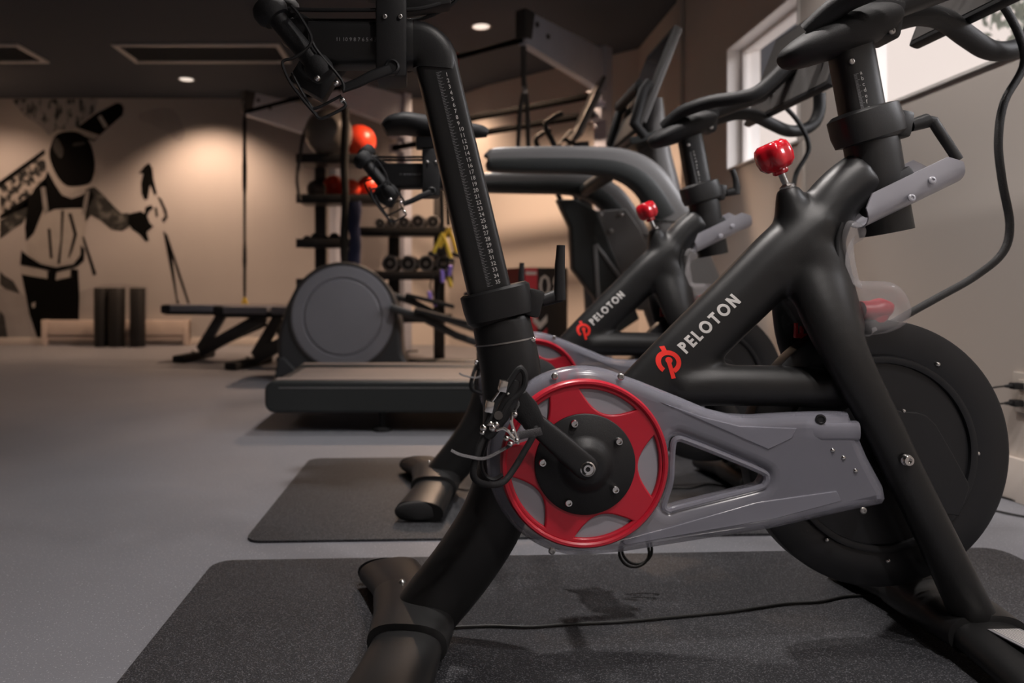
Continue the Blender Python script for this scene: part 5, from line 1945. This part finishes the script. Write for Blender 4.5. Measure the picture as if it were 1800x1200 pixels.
def dumbbell(x, base_y, r, label, Y):
    p = W(x, base_y, Y)
    t = thing('dumbbell', label, 'dumbbell', (p.x, Y, p.z + .014 + r), 0, 'dumbbells on the rack')
    for s_ in (-1, 1):
        h_ = obj('head', MB().lathe([(.014, s_ * .055), (r * .96, s_ * .060), (r, s_ * .068), (r, s_ * .118), (r * .92, s_ * .128), (r * .5, s_ * .130), (0, s_ * .130)], (0, 0, 0), (0.1, 1, 0), 28), M['rubber'], t)
        obj('end_ring', MB().lathe([(r * 1.01, s_ * .105), (r * 1.01, s_ * .128), (r * .96, s_ * .135), (r * .72, s_ * .136), (r * .70, s_ * .128)], (0, 0, 0), (0.1, 1, 0), 28), M['satin'], h_)
        obj('end_disc', MB().lathe([(r * .34, s_ * .129), (r * .32, s_ * .135), (0, s_ * .135)], (0, 0, 0), (0.1, 1, 0), 20), M['satin'], h_)
    obj('handle', MB().tube([(-.0055, -.06, 0), (.0055, .06, 0)], .015, 12), M['chrome'], t)
    return t


names = ('leftmost', 'second from left', 'third from left', 'fourth from left', 'rightmost')
for i, (x, r) in enumerate(((673, .044), (693, .047), (714, .050), (738, .058), (764, .055))):
    dumbbell(x, 406, r, 'black dumbbell with chrome end ring on the upper dumbbell tier, %s' % names[i], YR - .03)
for i, (x, r) in enumerate(((690, .071), (721, .070), (752, .070), (782, .068))):
    dumbbell(x, 481, r, 'large black dumbbell with chrome ring on the lower tier, %s' % ('leftmost', 'second from left', 'third from left', 'rightmost')[i], YR - .03)
# rolled-up and hanging mats
for i, (x0, x1, m_, lab, y0_, y1_) in enumerate(((599, 613, 'strap', 'black folded mat hanging edge-on from the rack beside the navy mat', 190, 480), (613, 634, 'navy', 'navy blue exercise mat hanging from the rack, beside the black mat', 355, 478))):
    Yh = YR - .30
    p0_, p1_ = W(x0, y0_, Yh), W(x1, y1_, Yh)
    mb = MB()
    cxm = (p0_.x + p1_.x) / 2
    hw = (p1_.x - p0_.x) / 2
    zz = p0_.z - p1_.z
    mb.sweep([(Vector((0.006 * math.sin(k_ * 1.7), .004 * math.cos(k_ * 2.1), -zz * k_ / 8)), .022, hw * (1 + .06 * math.sin(k_ * 1.3))) for k_ in range(9)], ref=(1, 0, 0), n=16, power=4)
    ob = obj('hanging_mat', mb, M[m_])
    ob.location = (cxm, Yh, p0_.z)
    tag(ob, lab, 'exercise mat', 'mats hanging on the rack')

# ================================================================== PLYO BOX
Yb = 5.55
pa, pb_, pc_ = W(893, 590, Yb + .25), W(921, 590, Yb), W(998, 590, Yb + .10)
ztop = W(921, 470, Yb).z
bx = thing('jump_box', 'padded black and red jump box marked 30, standing upside down', 'jump box', (pb_.x, pb_.y, 0))
v1 = Vector((pc_.x - pb_.x, pc_.y - pb_.y, 0))
v2 = Vector((pa.x - pb_.x, pa.y - pb_.y, 0)).normalized() * 0.55
obj('body', MB().prism([Vector((0, 0, 0)), v1, v1 + v2, v2], (0, 0, ztop), bevel=.008), M['boxblk'], bx)
fx_ = v1.normalized()
fn = Vector((fx_.y, -fx_.x, 0))
W1 = v1.length


def facequad(name, pts, m, e_=.002, label=None):
    """flat print on the front face; pts in fractions of width and metres below the top"""
    vs = [fx_ * (u_ * W1) + fn * e_ + Vector((0, 0, ztop - v_)) for u_, v_ in pts]
    me = bpy.data.meshes.new(name)
    me.from_pydata([tuple(v) for v in vs], [], [tuple(range(len(vs)))])
    me.materials.append(m)
    return link(bpy.data.objects.new(name, me), bx)


facequad('red_stripe', [(0.02, .004), (.30, .004), (.30, ztop - .02), (.02, ztop - .02)], M['boxred'])
facequad('stripe_label', [(.04, .03), (.28, .03), (.28, .055), (.04, .055)], M['print'], .003)
lq = [(v2.normalized() * (u_ * .55) + Vector((-v2.normalized().y * -.0, 0, 0)) + Vector((0, 0, ztop - v_))) for u_, v_ in ((.01, .004), (.99, .004), (.99, ztop - .02), (.01, ztop - .02))]
nL = Vector((-v2.y, v2.x, 0)).normalized()
me = bpy.data.meshes.new('shaded_side')
me.from_pydata([tuple(v + nL * .002) for v in lq], [], [(0, 1, 2, 3)])
me.materials.append(M['box_shade'])
link(bpy.data.objects.new('shaded_side', me), bx)  # left side of the box, its shade painted in
tme = text_mesh('30', .24, align='CENTER')
bb = [v.co for v in tme.vertices]
wx = max(v.x for v in bb) - min(v.x for v in bb)
mnx = min(v.x for v in bb)
mny, mxy = min(v.y for v in bb), max(v.y for v in bb)
for v in tme.vertices:
    u_ = (v.co.x - mnx) / wx
    h_ = (v.co.y - mny) / (mxy - mny)
    q_ = fx_ * (W1 * (.86 - .52 * u_)) + fn * .003 + Vector((0, 0, ztop - .055 - .165 * h_))
    v.co = q_
tme.materials.append(M['print'])
link(bpy.data.objects.new('number', tme), bx)
for k_ in range(2):
    v0 = .36 + .10 * k_
    facequad('chevron', [(.20, v0), (.36, v0 + .06), (.52, v0), (.52, v0 + .055), (.36, v0 + .115), (.20, v0 + .055)], M['print'] if k_ == 0 else M['boxred'], .0035 + .0004 * k_)

# ================================================================== OUTSIDE THE WINDOW
tree = thing('tree', 'hazy leafy tree outside the right window, top corner', 'tree', (4.6, 5.2, 0))
tk_ = MB().tube([Vector(q_) for q_ in cr([(0, 0, 0), (.05, .03, 1.0), (-.04, .05, 1.8), (.05, 0, 2.6), (.1, .1, 3.2)], 4)], [.10 - .0045 * i for i in range(17)], 12)
obj('trunk', tk_, M['leaf'], tree)
lv = MB()
rnd = random.Random(3)
for i in range(900):
    th, ph_ = rnd.uniform(0, 2 * PI), math.acos(rnd.uniform(-1, 1))
    r_ = rnd.uniform(.25, 1) ** .5
    c = Vector((.05 + .62 * r_ * math.sin(ph_) * math.cos(th), .1 + .62 * r_ * math.sin(ph_) * math.sin(th), 2.78 + .58 * r_ * math.cos(ph_)))
    q_ = Euler((rnd.uniform(0, 6), rnd.uniform(0, 6), rnd.uniform(0, 6))).to_matrix()
    s_ = rnd.uniform(.03, .06)
    lv.add([c + q_ @ Vector(v) * s_ for v in ((-1, 0, 0), (-.3, -.45, .1), (.5, -.35, .05), (1, 0, 0), (.5, .35, .05), (-.3, .45, .1))], [(0, 1, 2, 3, 4, 5)])
lo_ = obj('foliage', lv, M['leaf'], tree)
lo_['kind'] = 'stuff'
